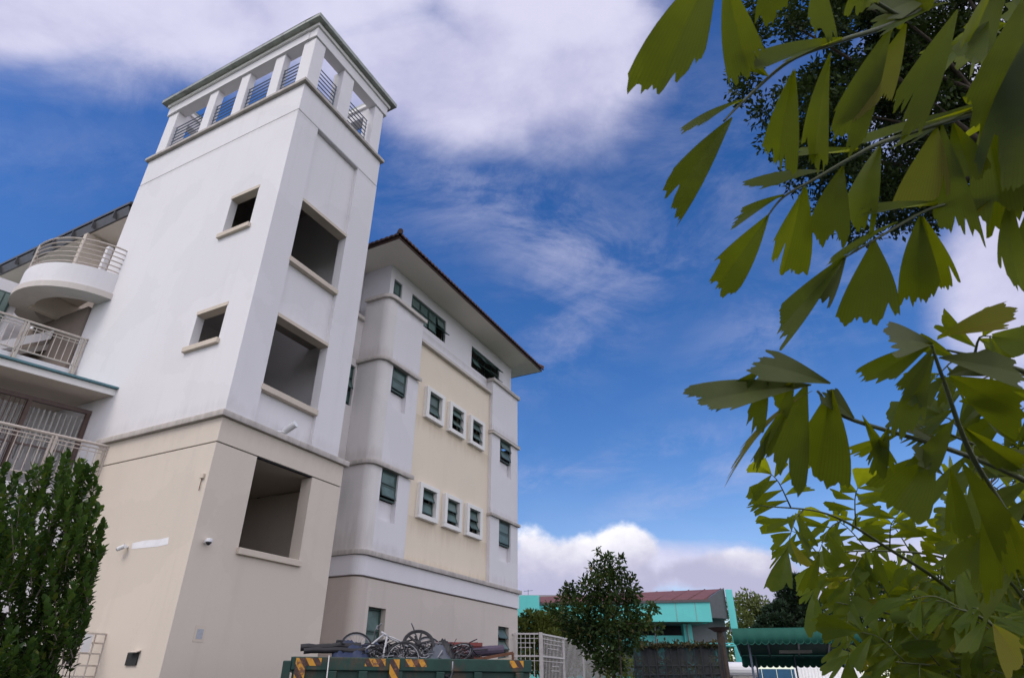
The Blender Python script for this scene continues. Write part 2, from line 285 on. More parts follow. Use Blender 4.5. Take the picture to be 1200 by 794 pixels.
# ------------------------------------------------------------------ builders
class MB:
    def __init__(self, off=(0, 0, 0)): self.v = []; self.f = []; self.o = Vector(off)
    def add(self, vs, fs):
        k = len(self.v); self.v += [tuple(Vector(p) - self.o) for p in vs]; self.f += [tuple(i + k for i in f) for f in fs]; return self
    def box(self, x0, x1, y0, y1, z0, z1):
        return self.add([(x0, y0, z0), (x1, y0, z0), (x1, y1, z0), (x0, y1, z0), (x0, y0, z1), (x1, y0, z1), (x1, y1, z1), (x0, y1, z1)],
                        [(0, 3, 2, 1), (4, 5, 6, 7), (0, 1, 5, 4), (1, 2, 6, 5), (2, 3, 7, 6), (3, 0, 4, 7)])
    def hexa(self, b, t):
        n = len(b); return self.add(list(b) + list(t), [tuple(range(n))[::-1], tuple(range(n, 2 * n))] + [(i, (i + 1) % n, n + (i + 1) % n, n + i) for i in range(n)])
    def prism(self, poly, z0, z1): return self.hexa([(x, y, z0) for x, y in poly], [(x, y, z1) for x, y in poly])
    def beam(self, a, b, w, h, up=Vector((0, 0, 1))):
        a = Vector(a); b = Vector(b); d = (b - a).normalized()
        if abs(d.dot(up)) > .95: up = Vector((1, 0, 0))
        s = d.cross(up).normalized() * (w / 2); u = s.cross(d).normalized() * (h / 2)
        return self.hexa([a - s - u, a + s - u, a + s + u, a - s + u], [b - s - u, b + s - u, b + s + u, b - s + u])
    def tube(self, pts, r, n=8, closed=False, r1=None):
        pts = [Vector(p) for p in pts]; m = len(pts); vs = []; fs = []
        ref = Vector((0, 0, 1))
        for i, p in enumerate(pts):
            a = pts[(i - 1) % m] if (closed or i > 0) else p; b = pts[(i + 1) % m] if (closed or i < m - 1) else p
            d = (b - a).normalized()
            q = ref if abs(d.dot(ref)) < .93 else Vector((1, 0, 0))
            s = d.cross(q).normalized(); u = s.cross(d).normalized()
            rr = r if r1 is None else r + (r1 - r) * i / max(1, m - 1)
            for k in range(n):
                an = 2 * math.pi * k / n; vs.append(p + (s * math.cos(an) + u * math.sin(an)) * rr)
        for i in range(m if closed else m - 1):
            j = (i + 1) % m
            for k in range(n): fs.append((i * n + k, i * n + (k + 1) % n, j * n + (k + 1) % n, j * n + k))
        if not closed: fs.append(tuple(range(n))[::-1]); fs.append(tuple((m - 1) * n + k for k in range(n)))
        return self.add(vs, fs)
    def wall(self, f, u0, u1, v0, v1, holes=(), th=.2):
        us = sorted({u0, u1, *[h[0] for h in holes], *[h[1] for h in holes]}); vs_ = sorted({v0, v1, *[h[2] for h in holes], *[h[3] for h in holes]})
        us = [u for u in us if u0 <= u <= u1]; vs_ = [v for v in vs_ if v0 <= v <= v1]
        def solid(i, j):
            if i < 0 or j < 0 or i >= len(us) - 1 or j >= len(vs_) - 1: return False
            cu = (us[i] + us[i + 1]) / 2; cv = (vs_[j] + vs_[j + 1]) / 2
            return not any(h[0] < cu < h[1] and h[2] < cv < h[3] for h in holes)
        for i in range(len(us) - 1):
            for j in range(len(vs_) - 1):
                if not solid(i, j): continue
                a, b, c, d = us[i], us[i + 1], vs_[j], vs_[j + 1]
                self.add([f(a, c, 0), f(b, c, 0), f(b, d, 0), f(a, d, 0)], [(0, 1, 2, 3)])
                self.add([f(a, c, th), f(b, c, th), f(b, d, th), f(a, d, th)], [(3, 2, 1, 0)])
                for (di, dj, p, q) in ((-1, 0, (a, d), (a, c)), (1, 0, (b, c), (b, d)), (0, -1, (a, c), (b, c)), (0, 1, (b, d), (a, d))):
                    if not solid(i + di, j + dj):
                        self.add([f(*p, 0), f(*p, th), f(*q, th), f(*q, 0)], [(0, 1, 2, 3)])
        return self
    def build(self, name, m, parent=None, bevel=0, smooth=False, loc=None):
        me = bpy.data.meshes.new(name); me.from_pydata(self.v, [], self.f)
        bm = bmesh.new(); bm.from_mesh(me); bmesh.ops.remove_doubles(bm, verts=bm.verts, dist=1e-5); bmesh.ops.recalc_face_normals(bm, faces=bm.faces); bm.to_mesh(me); bm.free()
        if smooth: me.polygons.foreach_set('use_smooth', [True] * len(me.polygons))
        me.materials.append(m); o = bpy.data.objects.new(name, me); COL.objects.link(o)
        if parent: o.parent = parent
        if loc is not None: o.location = loc
        if bevel:
            bv = o.modifiers.new('bevel', 'BEVEL'); bv.width = bevel; bv.segments = 2; bv.limit_method = 'ANGLE'; bv.angle_limit = rad(40)
        return o
def thing(name, label, cat, loc=(0, 0, 0), rz=0, group=None):
    o = bpy.data.objects.new(name, None); COL.objects.link(o); o.location = loc; o.rotation_euler = (0, 0, rz); o.empty_display_size = .2
    o['label'] = label; o['category'] = cat
    if group: o['group'] = group
    return o
def tag(o, label, cat, group=None):
    o['label'] = label; o['category'] = cat
    if group: o['group'] = group
    return o
def structure(o): o['kind'] = 'structure'; return o
def stuff(o): o['kind'] = 'stuff'; return o
def raw(name, V, F, m, parent=None, smooth=False, attr=None):
    me = bpy.data.meshes.new(name); V = np.asarray(V, dtype=np.float32); F = np.asarray(F, dtype=np.int32); k = F.shape[1]
    me.vertices.add(len(V)); me.vertices.foreach_set('co', V.ravel()); me.loops.add(F.size); me.loops.foreach_set('vertex_index', F.ravel())
    me.polygons.add(len(F)); me.polygons.foreach_set('loop_start', np.arange(0, F.size, k, dtype=np.int32)); me.polygons.foreach_set('loop_total', np.full(len(F), k, dtype=np.int32))
    me.update(calc_edges=True); me.validate()
    if smooth: me.polygons.foreach_set('use_smooth', np.ones(len(F), dtype=bool))
    if attr is not None:
        a = me.attributes.new('vein', 'FLOAT', 'POINT'); a.data.foreach_set('value', np.asarray(attr, dtype=np.float32))
    me.materials.append(m); o = bpy.data.objects.new(name, me); COL.objects.link(o)
    if parent: o.parent = parent
    return o
def unit(a): return a / np.maximum(np.linalg.norm(a, axis=-1, keepdims=True), 1e-9)
def leaf_cards(C, A, Nn, L, Wd, fold=True):
    """pointed leaves: C base points, A axes, Nn normals, lengths and widths"""
    n = len(C); A = unit(A); Sd = unit(np.cross(A, Nn)); Nn = np.cross(Sd, A)
    L = np.broadcast_to(L, (n,))[:, None]; Wd = np.broadcast_to(Wd, (n,))[:, None]
    if fold:
        V = np.stack([C, C + A * L * .35 + Sd * Wd * .5 + Nn * Wd * .12, C + A * L * .75 + Sd * Wd * .36 + Nn * Wd * .08 - Nn * L * .05, C + A * L - Nn * L * .14,
                      C + A * L * .75 - Sd * Wd * .36 + Nn * Wd * .08 - Nn * L * .05, C + A * L * .35 - Sd * Wd * .5 + Nn * Wd * .12], 1).reshape(-1, 3)
        b = np.arange(n)[:, None] * 6
        F = np.concatenate([b + [0, 1, 2, 3], b + [0, 3, 4, 5]], 0)
    else:
        V = np.stack([C, C + A * L * .5 + Sd * Wd * .5, C + A * L, C + A * L * .5 - Sd * Wd * .5], 1).reshape(-1, 3); F = np.arange(n)[:, None] * 4 + [0, 1, 2, 3]
    return V, F
def rnd_dir(n): return unit(rng.normal(size=(n, 3)))

# ------------------------------------------------------------------ ground
g = MB(); g.add([(-900, -900, 0), (900, -900, 0), (900, 900, 0), (-900, 900, 0)], [(0, 1, 2, 3)]); structure(g.build('ground', m_ground))
g = MB(); g.box(-12, 16, -6, 36, .002, .006); structure(g.build('car_park', m_asph))

# ================================================================== BUILDINGS (local frame: X along the shaded faces, Y along the tower's long face)
BO = Vector((-6.2143, 12.5452, 0)); BRZ = math.pi / 2 - YAW
BROT = Matrix.Rotation(BRZ, 4, 'Z')
def bl(x, y, z=0): return BO + BROT @ Vector((x, y, z))
def ring(mb, x0, x1, y0, y1, z0, z1, w):           # square ring of four butted boxes
    mb.box(x0, x1, y0, y0 + w, z0, z1); mb.box(x0, x1, y1 - w, y1, z0, z1); mb.box(x0, x0 + w, y0 + w, y1 - w, z0, z1); mb.box(x1 - w, x1, y0 + w, y1 - w, z0, z1)

# ---- stair tower
tw = thing('stair_tower', 'tall white stair tower with beige base, open square windows and an open column crown', 'tower', BO, BRZ)
TX, TY = 3.62, 7.1
fL = lambda u, v, d: (d, u, v)
fR = lambda u, v, d: (u, d, v)
b = MB()
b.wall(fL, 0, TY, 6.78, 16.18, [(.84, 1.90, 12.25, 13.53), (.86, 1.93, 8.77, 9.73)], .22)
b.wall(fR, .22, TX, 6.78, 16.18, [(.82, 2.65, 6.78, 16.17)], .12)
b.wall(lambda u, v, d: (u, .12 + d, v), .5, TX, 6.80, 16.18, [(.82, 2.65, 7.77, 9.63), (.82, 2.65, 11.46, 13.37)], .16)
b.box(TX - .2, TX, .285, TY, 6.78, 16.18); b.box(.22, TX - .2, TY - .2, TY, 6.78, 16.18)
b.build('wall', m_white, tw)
b = MB(); b.box(0, TX, 0, TY, 16.205, 17.30); b.build('parapet', m_white, tw, .012)
b = MB(); ring(b, .025, TX - .025, .025, TY - .025, 16.182, 16.203, .08); b.build('groove', m_dark, tw)
b = MB(); b.box(-.10, TX + .10, -.10, TY + .10, 17.303, 17.42); b.build('coping', m_ledge, tw, .01)
# lower part
lo = .05
b = MB()
b.wall(lambda u, v, d: (-lo + d, u, v), -lo, 4.2, 0, 6.05, [], .24)
b.wall(lambda u, v, d: (u, -lo + d, v), -lo + .24, 3.84, 0, 6.05, [(1.05, 2.80, 4.09, 6.05)], .34)
b.box(3.64, 3.84, .3, 4.2, 0, 6.05); b.box(.2, 3.62, 4.0, 4.19, 0, 6.05)
b.build('lower_wall', m_beige, tw)
b = MB(); b.box(-lo, 3.84, -lo, 4.2, 6.075, 6.62); b.build('wall_band', m_beige, tw, .01)
b = MB(); ring(b, -lo + .025, 3.80, -lo + .025, 4.17, 6.045, 6.08, .08); b.build('groove', m_dark, tw)
b = MB(); b.box(-.14, 3.95, -.14, 4.24, 6.622, 6.76); b.build('ledge', m_ledge, tw, .01)
b = MB(); b.box(0, .2, 4.25, TY, 0, 6.78); b.build('rear_wall', m_white, tw)
# sills, lintels
for (y0, y1, z) in ((.78, 1.98, 12.25), (.80, 2.02, 8.77)):
    b = MB(); b.box(-.09, .10, y0, y1, z - .13, z + .01); b.build('sill', m_sill, tw, .012)
for (y0, y1, z) in ((.82, 1.92, 13.53), (.84, 1.95, 9.73)):
    b = MB(); b.box(-.015, .23, y0, y1, z - .012, z + .09); b.build('lintel', m_sill, tw)
for z in (11.46, 7.77):
    b = MB(); b.box(.80, 2.67, -.03, .12, z - .15, z); b.box(.823, 2.647, .12, .30, z - .15, z + .004); b.build('sill', m_sill, tw, .012)
for z in (13.37, 9.63):
    b = MB(); b.box(.823, 2.647, -.015, .295, z - .004, z + .09); b.build('lintel', m_sill, tw)
b = MB(); b.box(1.02, 2.84, -.13, .29, 3.96, 4.094); b.build('sill', m_sill, tw, .012)
b = MB(); b.box(1.0, 1.054, .30, .5, 4.09, 6.0); b.build('jamb', m_int, tw)
# inside: floors, stairs, added partition
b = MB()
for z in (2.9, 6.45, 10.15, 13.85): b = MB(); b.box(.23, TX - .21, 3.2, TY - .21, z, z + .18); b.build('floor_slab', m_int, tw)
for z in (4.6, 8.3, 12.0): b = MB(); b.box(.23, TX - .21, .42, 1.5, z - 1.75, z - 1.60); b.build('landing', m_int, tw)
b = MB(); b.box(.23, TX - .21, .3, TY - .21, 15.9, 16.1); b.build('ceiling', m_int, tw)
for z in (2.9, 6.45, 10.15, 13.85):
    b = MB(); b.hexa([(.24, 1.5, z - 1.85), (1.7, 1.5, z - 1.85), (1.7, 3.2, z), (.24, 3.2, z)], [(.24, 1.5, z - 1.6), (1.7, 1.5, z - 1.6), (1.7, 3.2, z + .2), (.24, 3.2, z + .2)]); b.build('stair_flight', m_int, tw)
b = MB(); b.box(.23, TX - .21, 4.35, 4.5, .1, 15.9); b.build('added_partition', m_int, tw)  # partition added to keep the interior behind the openings dark
# crown
cy = [(.05, .55), (1.35, 1.83), (2.92, 3.40), (4.45, 4.93), (6.50, 7.02)]; cx = [(.05, .55), (1.40, 1.90), (2.98, 3.50)]
done = set()
for y0, y1 in cy:
    for x0, x1 in ((.05, .50), (3.05, 3.50)):
        if .5 < y0 < 6: x0, x1, y1 = ((x0, x0 + .24, y0 + .42) if x0 < 1 else (x1 - .24, x1, y0 + .42))
        b = MB(); b.box(x0, x1, y0, y1, 17.423, 19.537); b.build('column', m_white, tw, .02)
for y0, y1 in ((.05, .50), (6.57, 7.02)):
    b = MB(); b.box(1.40, 1.90, y0, y1, 17.423, 19.537); b.build('column', m_white, tw, .02)
b = MB(); ring(b, .0, 3.62, .0, 7.10, 19.54, 19.95, .36); b.build('crown_beam', m_white, tw, .02)
b = MB(); ring(b, -.06, 3.68, -.06, 7.16, 19.953, 20.10, .50); b.build('crown_slab', m_trimw, tw, .012)
b = MB(); ring(b, -.22, 3.84, -.22, 7.32, 20.103, 20.27, .62); b.build('crown_flashing', m_cap, tw, .012)
def tower_rail(a, b_, n=8):
    m_ = MB()
    a = Vector(a); b_ = Vector(b_)
    for k in range(n):
        z = Vector((0, 0, 17.60 + k * .172)); m_.tube([a + z, b_ + z], .020, 6)
    for q in (a + (b_ - a) * .03, b_ - (b_ - a) * .03): m_.tube([q + Vector((0, 0, 17.43)), q + Vector((0, 0, 18.82))], .016, 6)
    m_.build('railing', m_rail, tw)
for i in range(4):
    for x in (.17, 3.38): tower_rail((x, cy[i][1], 0), (x, cy[i + 1][0], 0))
for i in range(2):
    for y in (.27, 6.8): tower_rail((cx[i][1], y, 0), (cx[i + 1][0], y, 0))
# paint touch-up streak and a dark crack stain on the tower
b = MB(); pts = [(.66, 4.03), (.95, 4.01), (1.3, 4.02), (1.78, 4.03), (1.80, 4.15), (1.4, 4.17), (1.0, 4.15), (.68, 4.17)]
b.hexa([(-lo - .001, y, z) for y, z in pts], [(-lo - .004, y, z) for y, z in pts]); o = b.build('paint_patch', m_patch, tw); o['label'] = 'streak of fresh white paint on the beige base'

def bthing(name, label, cat, x, y, z=0, group=None):
    return thing(name, label, cat, bl(x, y, z), BRZ, group)
# things fixed to the tower
t = bthing('dome_camera', 'white dome security camera on the shaded beige wall near the tower corner', 'camera', .24, -lo, 4.05)
b = MB(); b.tube([(0, -.002, .02), (0, -.10, .02)], .045, 10); b.tube([(0, -.10, .07), (0, -.10, .0)], .065, 12); b.build('housing', m_plas, t, .01)
b = MB(); bmt = [(0, -.10, .0), (0, -.10, -.03), (0, -.10, -.055)]; b.tube(bmt, .06, 12, r1=.02); b.build('lens_dome', m_black, t, smooth=True)
t = bthing('bullet_camera', 'small white bullet camera at the end of a white paint streak', 'camera', -lo, 1.92, 4.08)
b = MB(); b.tube([(-.002, 0, 0), (-.10, 0, 0)], .025, 8); b.tube([(-.10, -.06, .0), (-.13, .10, -.05)], .045, 10); b.build('body', m_plas, t)
b = MB(); b.tube([(-.13, .10, -.05), (-.133, .115, -.055)], .04, 10); b.build('lens', m_black, t)
t = bthing('floodlight', 'white floodlight camera standing on the grimy ledge of the tower', 'lamp', 1.70, -.02, 6.77)
b = MB(); b.tube([(-.22, 0, -.005), (-.22, 0, .03)], .05, 8); b.tube([(-.22, 0, .03), (.0, -.04, .08)], .025, 8); b.build('bracket', m_plas, t)
b = MB(); b.tube([(.0, .02, .10), (.05, -.28, .26)], .085, 12); b.build('head', m_plas, t, .01)
t = bthing('junction_box', 'tiny rusty junction box on the lit beige wall beside the tower corner', 'box', -lo, .10, 5.33)
b = MB(); b.box(-.05, -.002, -.05, .05, -.05, .05); b.build('case', m_sill, t, .006); b = MB(); b.tube([(-.025, 0, -.05), (-.025, 0, -.30)], .008, 6); b.build('cable', m_rust, t)
t = bthing('wall_notice', 'small grey square notice on a white plate on the shaded beige wall', 'notice', .58, -lo, 2.44)
b = MB(); b.box(-.12, .12, -.006, -.001, -.14, .14); b.build('plate', m_sill, t); b = MB(); b.box(-.07, .07, -.009, -.0065, -.09, .08); b.build('sheet', m_paper, t)
for i, (y, lab) in enumerate(((.80, 'dark hooded wall vent on the lit beige wall, in the open'), (2.75, 'dark hooded wall vent on the beige wall behind the cream grille gate'))):
    t = bthing('wall_vent', lab, 'vent', -lo, y, 2.0, 'hooded vents on the tower base')
    b = MB(); b.box(-.03, -.001, -.15, .15, -.10, .11); b.build('opening', m_dark, t)
    b = MB(); b.hexa([(-.002, -.18, .135), (-.10, -.18, .10), (-.10, .02, .10), (-.002, .02, .135)], [(-.002, -.18, .15), (-.11, -.18, .115), (-.11, .02, .115), (-.002, .02, .15)]); b.build('hood', m_wingb, t)

# ---- front wing
WO = (6.12, 1.0, 0)
wg = thing('front_wing', 'white school wing with cream centre panel, green windows and tiled hip roof', 'building', bl(*WO), BRZ)
def WB(): return MB(WO)
def arcplan(x0, y0, r, x1, yb):             # plan of the rounded bay: from right end along front, round the corner, back
    pts = [(x1, y0), (x0 + r, y0)]
    for k in range(1, 9):
        a = math.pi / 2 * k / 8; pts.append((x0 + r - r * math.sin(a), y0 + r - r * math.cos(a)))
    pts.append((x0, yb)); return pts
YL = 2.05; RC = .27
def bayret(z0, z1, m):                      # rounded return of the left bay, 0.2 thick
    o_ = arcplan(6.12, 1.0, RC, 6.62, YL); i_ = arcplan(6.32, 1.2, RC - .2, 6.62, YL)
    b = WB(); n = len(o_)
    for k in range(n - 1):
        b.hexa([(*o_[k], z0), (*o_[k + 1], z0), (*i_[k + 1], z0), (*i_[k], z0)], [(*o_[k], z1), (*o_[k + 1], z1), (*i_[k + 1], z1), (*i_[k], z1)])
    b.build('bay_return', m, wg)
fW = lambda y: (lambda u, v, d: (u, y + d, v))
sec = ((5.003, 7.53), (7.683, 11.1), (11.253, 13.55))
holesL = ([(6.70, 7.56, 5.97, 7.53)], [(6.70, 7.56, 9.62, 11.1)], [])
for (z0, z1), h in zip(sec, holesL):
    b = WB(); b.wall(fW(1.0), 6.62, 8.2, z0, z1, h, .16)
    b.build('bay_wall', m_wing, wg); bayret(z0, z1, m_grimy)
    b = WB(); b.box(8.03, 8.2, 1.16, 1.40, z0, z1); b.build('bay_cheek', m_wing, wg)
for h in (holesL[0][0], holesL[1][0]):
    b = WB(); b.box(h[0] - .02, h[1] + .02, 1.163, 1.24, h[2] - .02, h[2] + .62); b.build('recess_panel', m_wing, wg)
holesR = ([(14.42, 15.45, 5.94, 7.53)], [(14.42, 15.45, 9.46, 11.1)], [])
for (z0, z1), h in zip(((5.003, 7.53), (7.653, 11.0), (11.153, 13.45)), holesR):
    if h: h = [(h[0][0], h[0][1], h[0][2], min(h[0][3], z1))]
    b = WB(); b.wall(fW(1.0), 13.68, 16.1, z0, z1, h, .16); b.box(13.68, 13.84, 1.16, 1.40, z0, z1); b.box(15.94, 16.1, 1.16, 9.0, z0, z1); b.build('bay_wall', m_wing, wg)
for h in (holesR[0][0], holesR[1][0]):
    b = WB(); b.box(h[0] - .02, h[1] + .02, 1.163, 1.24, h[2] - .02, h[2] + .62); b.build('recess_panel', m_wing, wg)
def ledgeL(z0, z1, x1, p=.11):
    b = WB(); b.prism(arcplan(6.12 - p, 1.0 - p, RC + p, x1, YL), z0, z1); b.build('ledge', m_ledge, wg, .008)
ledgeL(7.533, 7.68, 8.26); ledgeL(11.103, 11.25, 8.26); ledgeL(13.553, 13.70, 8.30)
for z in (7.503, 11.003, 13.453):
    b = WB(); b.box(13.62, 16.2, .90, 1.5, z + (.03 if z < 8 else 0), z + .147); b.build('ledge', m_ledge, wg, .008)
b = WB(); b.prism([(16.22, .86), *arcplan(6.0, .86, RC + .12, 8, YL)[1:], (16.22, YL)], 4.86, 5.0); b.build('ledge', m_ledge, wg, .008)
# white band and lower wall
b = WB(); b.prism([(16.14, .95), *arcplan(6.07, .95, RC + .05, 8, YL)[1:], (16.14, YL)], 4.31, 4.857); b.build('wall_band', m_wing, wg, .015)
b = WB(); b.prism([(16.1, 1.03), *arcplan(6.15, 1.03, RC, 8, YL)[1:], (16.1, YL)], 4.27, 4.31); b.build('groove', m_soffitd, wg)
b = WB(); b.wall(fW(1.0), 6.62, 16.1, 0, 4.268, [(6.75, 7.55, 2.25, 3.54), (14.46, 15.33, 2.2, 3.57)], .3); b.box(15.8, 16.1, 1.3, 9.0, 0, 4.268); b.build('lower_wall', m_wingb, wg)
bayret(0, 4.268, m_grimyb)
# cream panel and its upper ledge
fx = [(8.82, 10.0), (10.38, 11.56), (11.93, 13.09)]; fz = [(6.46, 7.65), (10.02, 11.23)]
holes = [(x0 + .18, x1 - .18, z0 + .15, z1 - .15) for x0, x1 in fx for z0, z1 in fz]
b = WB(); b.wall(fW(1.15), 8.2, 13.68, 5.003, 12.80, holes, .2); b.build('cream_panel', m_cream, wg)
b = WB(); b.box(8.22, 13.60, 1.0, 1.35, 12.803, 12.92); b.build('ledge', m_ledge, wg, .008)
# upper storey
b = WB(); b.wall(fW(1.3), 6.40, 16.0, 12.9, 15.2, [(7.75, 10.15, 13.72, 14.72), (12.25, 14.80, 13.6, 14.62), (6.62, 7.12, 13.6, 14.72)], .2)
b.box(6.40, 6.6, 1.5, 8.9, 12.9, 15.2); b.box(15.8, 16.0, 1.5, 8.9, 12.9, 15.2); b.build('upper_wall', m_wing, wg)
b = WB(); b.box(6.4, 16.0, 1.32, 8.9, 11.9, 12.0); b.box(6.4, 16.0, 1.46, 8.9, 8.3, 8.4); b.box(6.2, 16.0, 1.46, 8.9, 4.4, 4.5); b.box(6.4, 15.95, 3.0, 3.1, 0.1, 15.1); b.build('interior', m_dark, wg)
# eaves, fascia, roof with wavy tile edge
EX0, EX1, EY0, EY1, EZ = 5.22, 17.05, .12, 12.0, 15.2
b = WB(); b.box(EX0 + .03, EX1 - .03, EY0 + .03, EY1, EZ, EZ + .05); b.build('soffit', m_soffit, wg)
b = WB(); b.box(EX0, EX1, EY0, EY0 + .03, EZ - .01, EZ + .09); b.box(EX0, EX0 + .03, EY0 + .03, EY1, EZ - .01, EZ + .09); b.box(EX1 - .03, EX1, EY0 + .03, EY1, EZ - .01, EZ + .09); b.build('fascia', m_fascia, wg)
def tiles(x0, x1, y0, run, pitch, along, z, n, thick=.07):
    """tiled roof slope cut as a hip: columns of half-round tiles; along='x' front slope, 'y' side slope"""
    V = []; F = []; w = (x1 - x0) / n; seg = 4
    for i in range(n * seg + 1):
        u = x0 + (x1 - x0) * i / (n * seg); h = .045 * abs(math.sin(math.pi * i / seg)) 
        lim = min(run, u - x0, (x1 - u) if along == 'x' else run)
        lim = max(lim, .0)
        for s in range(3):
            d = lim * s / 2 - (.06 if s == 0 else 0); zz = z + d * math.tan(pitch) + h
            for k in (0, 1):
                p = (u, y0 + d, zz - k * thick) if along == 'x' else (y0 + d, u, zz - k * thick)
                V.append(p)
    m_ = n * seg + 1
    for i in range(m_ - 1):
        a = i * 6; c = a + 6
        for s in range(2): F += [(a + 2 * s, c + 2 * s, c + 2 * s + 2, a + 2 * s + 2), (a + 2 * s + 1, a + 2 * s + 3, c + 2 * s + 3, c + 2 * s + 1)]
        F.append((a, a + 1, c + 1, c))
    return V, F
rb = WB(); rb.add(*tiles(EX0 - .02, EX1 + .02, EY0 - .04, 5.8, rad(24), 'x', EZ + .15, 56)); rb.add(*tiles(EY0 - .02, EY1, EX0 - .04, 5.8, rad(24), 'y', EZ + .15, 56)); roofo = rb.build('roof', m_tile, wg)
b = WB(); b.tube([(EX0 - .06, EY0 - .06, EZ + .22), (EX0 + 5.8, EY0 + 5.8, EZ + .22 + 5.8 * math.tan(rad(24)))], .10, 8); b.build('hip_ridge', m_tile, roofo)
b = WB(); b.tube([(EX0 - .10, EY0 - .10, EZ + .20), (EX0 + .10, EY0 + .10, EZ + .30)], .095, 8); b.build('ridge_cap', m_fascia, roofo)
b = WB(); b.tube([(EX1 + .06, EY0 - .06, EZ + .22), (EX1 - 5.8, EY0 + 5.8, EZ + .22 + 5.8 * math.tan(rad(24)))], .10, 8); b.build('hip_ridge', m_tile, roofo)
# windows with top-hung sashes
def window(x0, x1, z0, z1, y, rows, tilts, cols=1, off=WO, parent=wg, fr=.045):
    b = MB(off); b.box(x0, x1, y, y + .06, z0, z0 + fr); b.box(x0, x1, y, y + .06, z1 - fr, z1); b.box(x0, x0 + fr, y, y + .06, z0 + fr, z1 - fr); b.box(x1 - fr, x1, y, y + .06, z0 + fr, z1 - fr)
    zs = [z0 + fr + (z1 - z0 - 2 * fr) * k / rows for k in range(rows + 1)]; xs = [x0 + fr + (x1 - x0 - 2 * fr) * k / cols for k in range(cols + 1)]
    for z in zs[1:-1]: b.box(x0 + fr, x1 - fr, y + .005, y + .055, z - .02, z + .02)
    for x in xs[1:-1]: b.box(x - .02, x + .02, y + .01, y + .05, z0 + fr, z1 - fr)
    w = b.build('window', m_green, parent)
    k = 0
    for i in range(cols):
        for j in range(rows):
            a = rad(tilts[k % len(tilts)]); k += 1
            X0, X1, Zt, h = xs[i] + .022, xs[i + 1] - .022, zs[j + 1] - .022, zs[j + 1] - zs[j] - .05
            P = lambda u, s, d: (u, y + .02 - s * math.sin(a) - d * math.cos(a), Zt - s * math.cos(a) + d * math.sin(a))
            s_ = MB(off); e = .032
            for (ua, ub, sa, sb) in ((X0, X1, 0, e), (X0, X1, h - e, h), (X0, X0 + e, e, h - e), (X1 - e, X1, e, h - e)):
                s_.hexa([P(ua, sa, 0), P(ub, sa, 0), P(ub, sb, 0), P(ua, sb, 0)], [P(ua, sa, .025), P(ub, sa, .025), P(ub, sb, .025), P(ua, sb, .025)])
            s_.build('sash', m_green, w)
            g_ = MB(off); g_.hexa([P(X0 + e, e, .008), P(X1 - e, e, .008), P(X1 - e, h - e, .008), P(X0 + e, h - e, .008)], [P(X0 + e, e, .014), P(X1 - e, e, .014), P(X1 - e, h - e, .014), P(X0 + e, h - e, .014)])
            g_.build('pane', m_glass, w)
    return w
tl = {(0, 0): (12, 24), (1, 0): (24, 14), (2, 0): (34, 16), (0, 1): (22, 2), (1, 1): (36, 30), (2, 1): (32, 26)}
for i, (x0, x1) in enumerate(fx):
    for j, (z0, z1) in enumerate(fz):
        b = WB(); w_ = .18
        b.box(x0, x1, 1.0, 1.30, z1 - .15, z1); b.box(x0, x1, 1.0, 1.30, z0, z0 + .15); b.box(x0, x0 + w_, 1.0, 1.30, z0 + .15, z1 - .15); b.box(x1 - w_, x1, 1.0, 1.30, z0 + .15, z1 - .15)
        b.build('window_surround', m_trimw, wg, .012)
        window(x0 + w_ + .003, x1 - w_ - .003, z0 + .153, z1 - .153, 1.16, 2, tl[(i, j)])
for (h, t_) in ((holesL[0][0], (14, 2)), (holesL[1][0], (6, 0)), (holesR[0][0], (4, 0)), (holesR[1][0], (18, 22))):
    window(h[0] + .01, h[1] - .01, h[2] + .64, min(h[3], 11.0 if h[0] > 9 else 11.1) - .01, 1.06, 2, t_)
window(7.76, 10.14, 13.73, 14.71, 1.36, 2, (4, 2, 0, 2, 8, 3, 55, 12), 4)
window(12.26, 14.79, 13.61, 14.61, 1.36, 2, (28, 38, 50, 34, 60, 42, 48, 55), 4)
window(6.63, 7.11, 13.61, 14.71, 1.36, 2, (0, 0))
window(6.76, 7.54, 2.26, 3.53, 1.16, 2, (2, 2)); window(14.47, 15.32, 2.21, 3.56, 1.14, 3, (20, 38, 26))

# ---- link wall between tower and wing
LK = (3.7, YL, 0)
lk = thing('link_block', 'narrow recessed white link wall with a small green window between tower and wing', 'building', bl(*LK), BRZ)
b = MB(LK); b.wall(fW(YL + .003), 3.66, 6.12, 0, 12.75, [(5.35, 6.04, 9.55, 10.98), (5.35, 6.04, 5.9, 7.2)], .25); b.build('wall', m_grimy, lk)
b = MB(LK); b.box(3.66, 6.02, YL - .14, YL + .4, 12.753, 12.9); b.build('ledge', m_ledge, lk, .02)
b = MB(LK); b.box(3.66, 6.38, YL + .5, YL + .7, 12.9, 15.19); b.build('upper_wall', m_wing, lk)
b = MB(LK); b.box(4.4, 5.4, YL + .40, YL + .498, 13.3, 14.3); b.build('window', m_green, lk)
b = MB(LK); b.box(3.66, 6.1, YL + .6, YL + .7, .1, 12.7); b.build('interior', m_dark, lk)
window(5.36, 6.03, 9.56, 10.97, YL + .08, 3, (4, 26, 6), 1, LK, lk); window(5.36, 6.03, 5.91, 7.19, YL + .08, 2, (4, 6), 1, LK, lk)

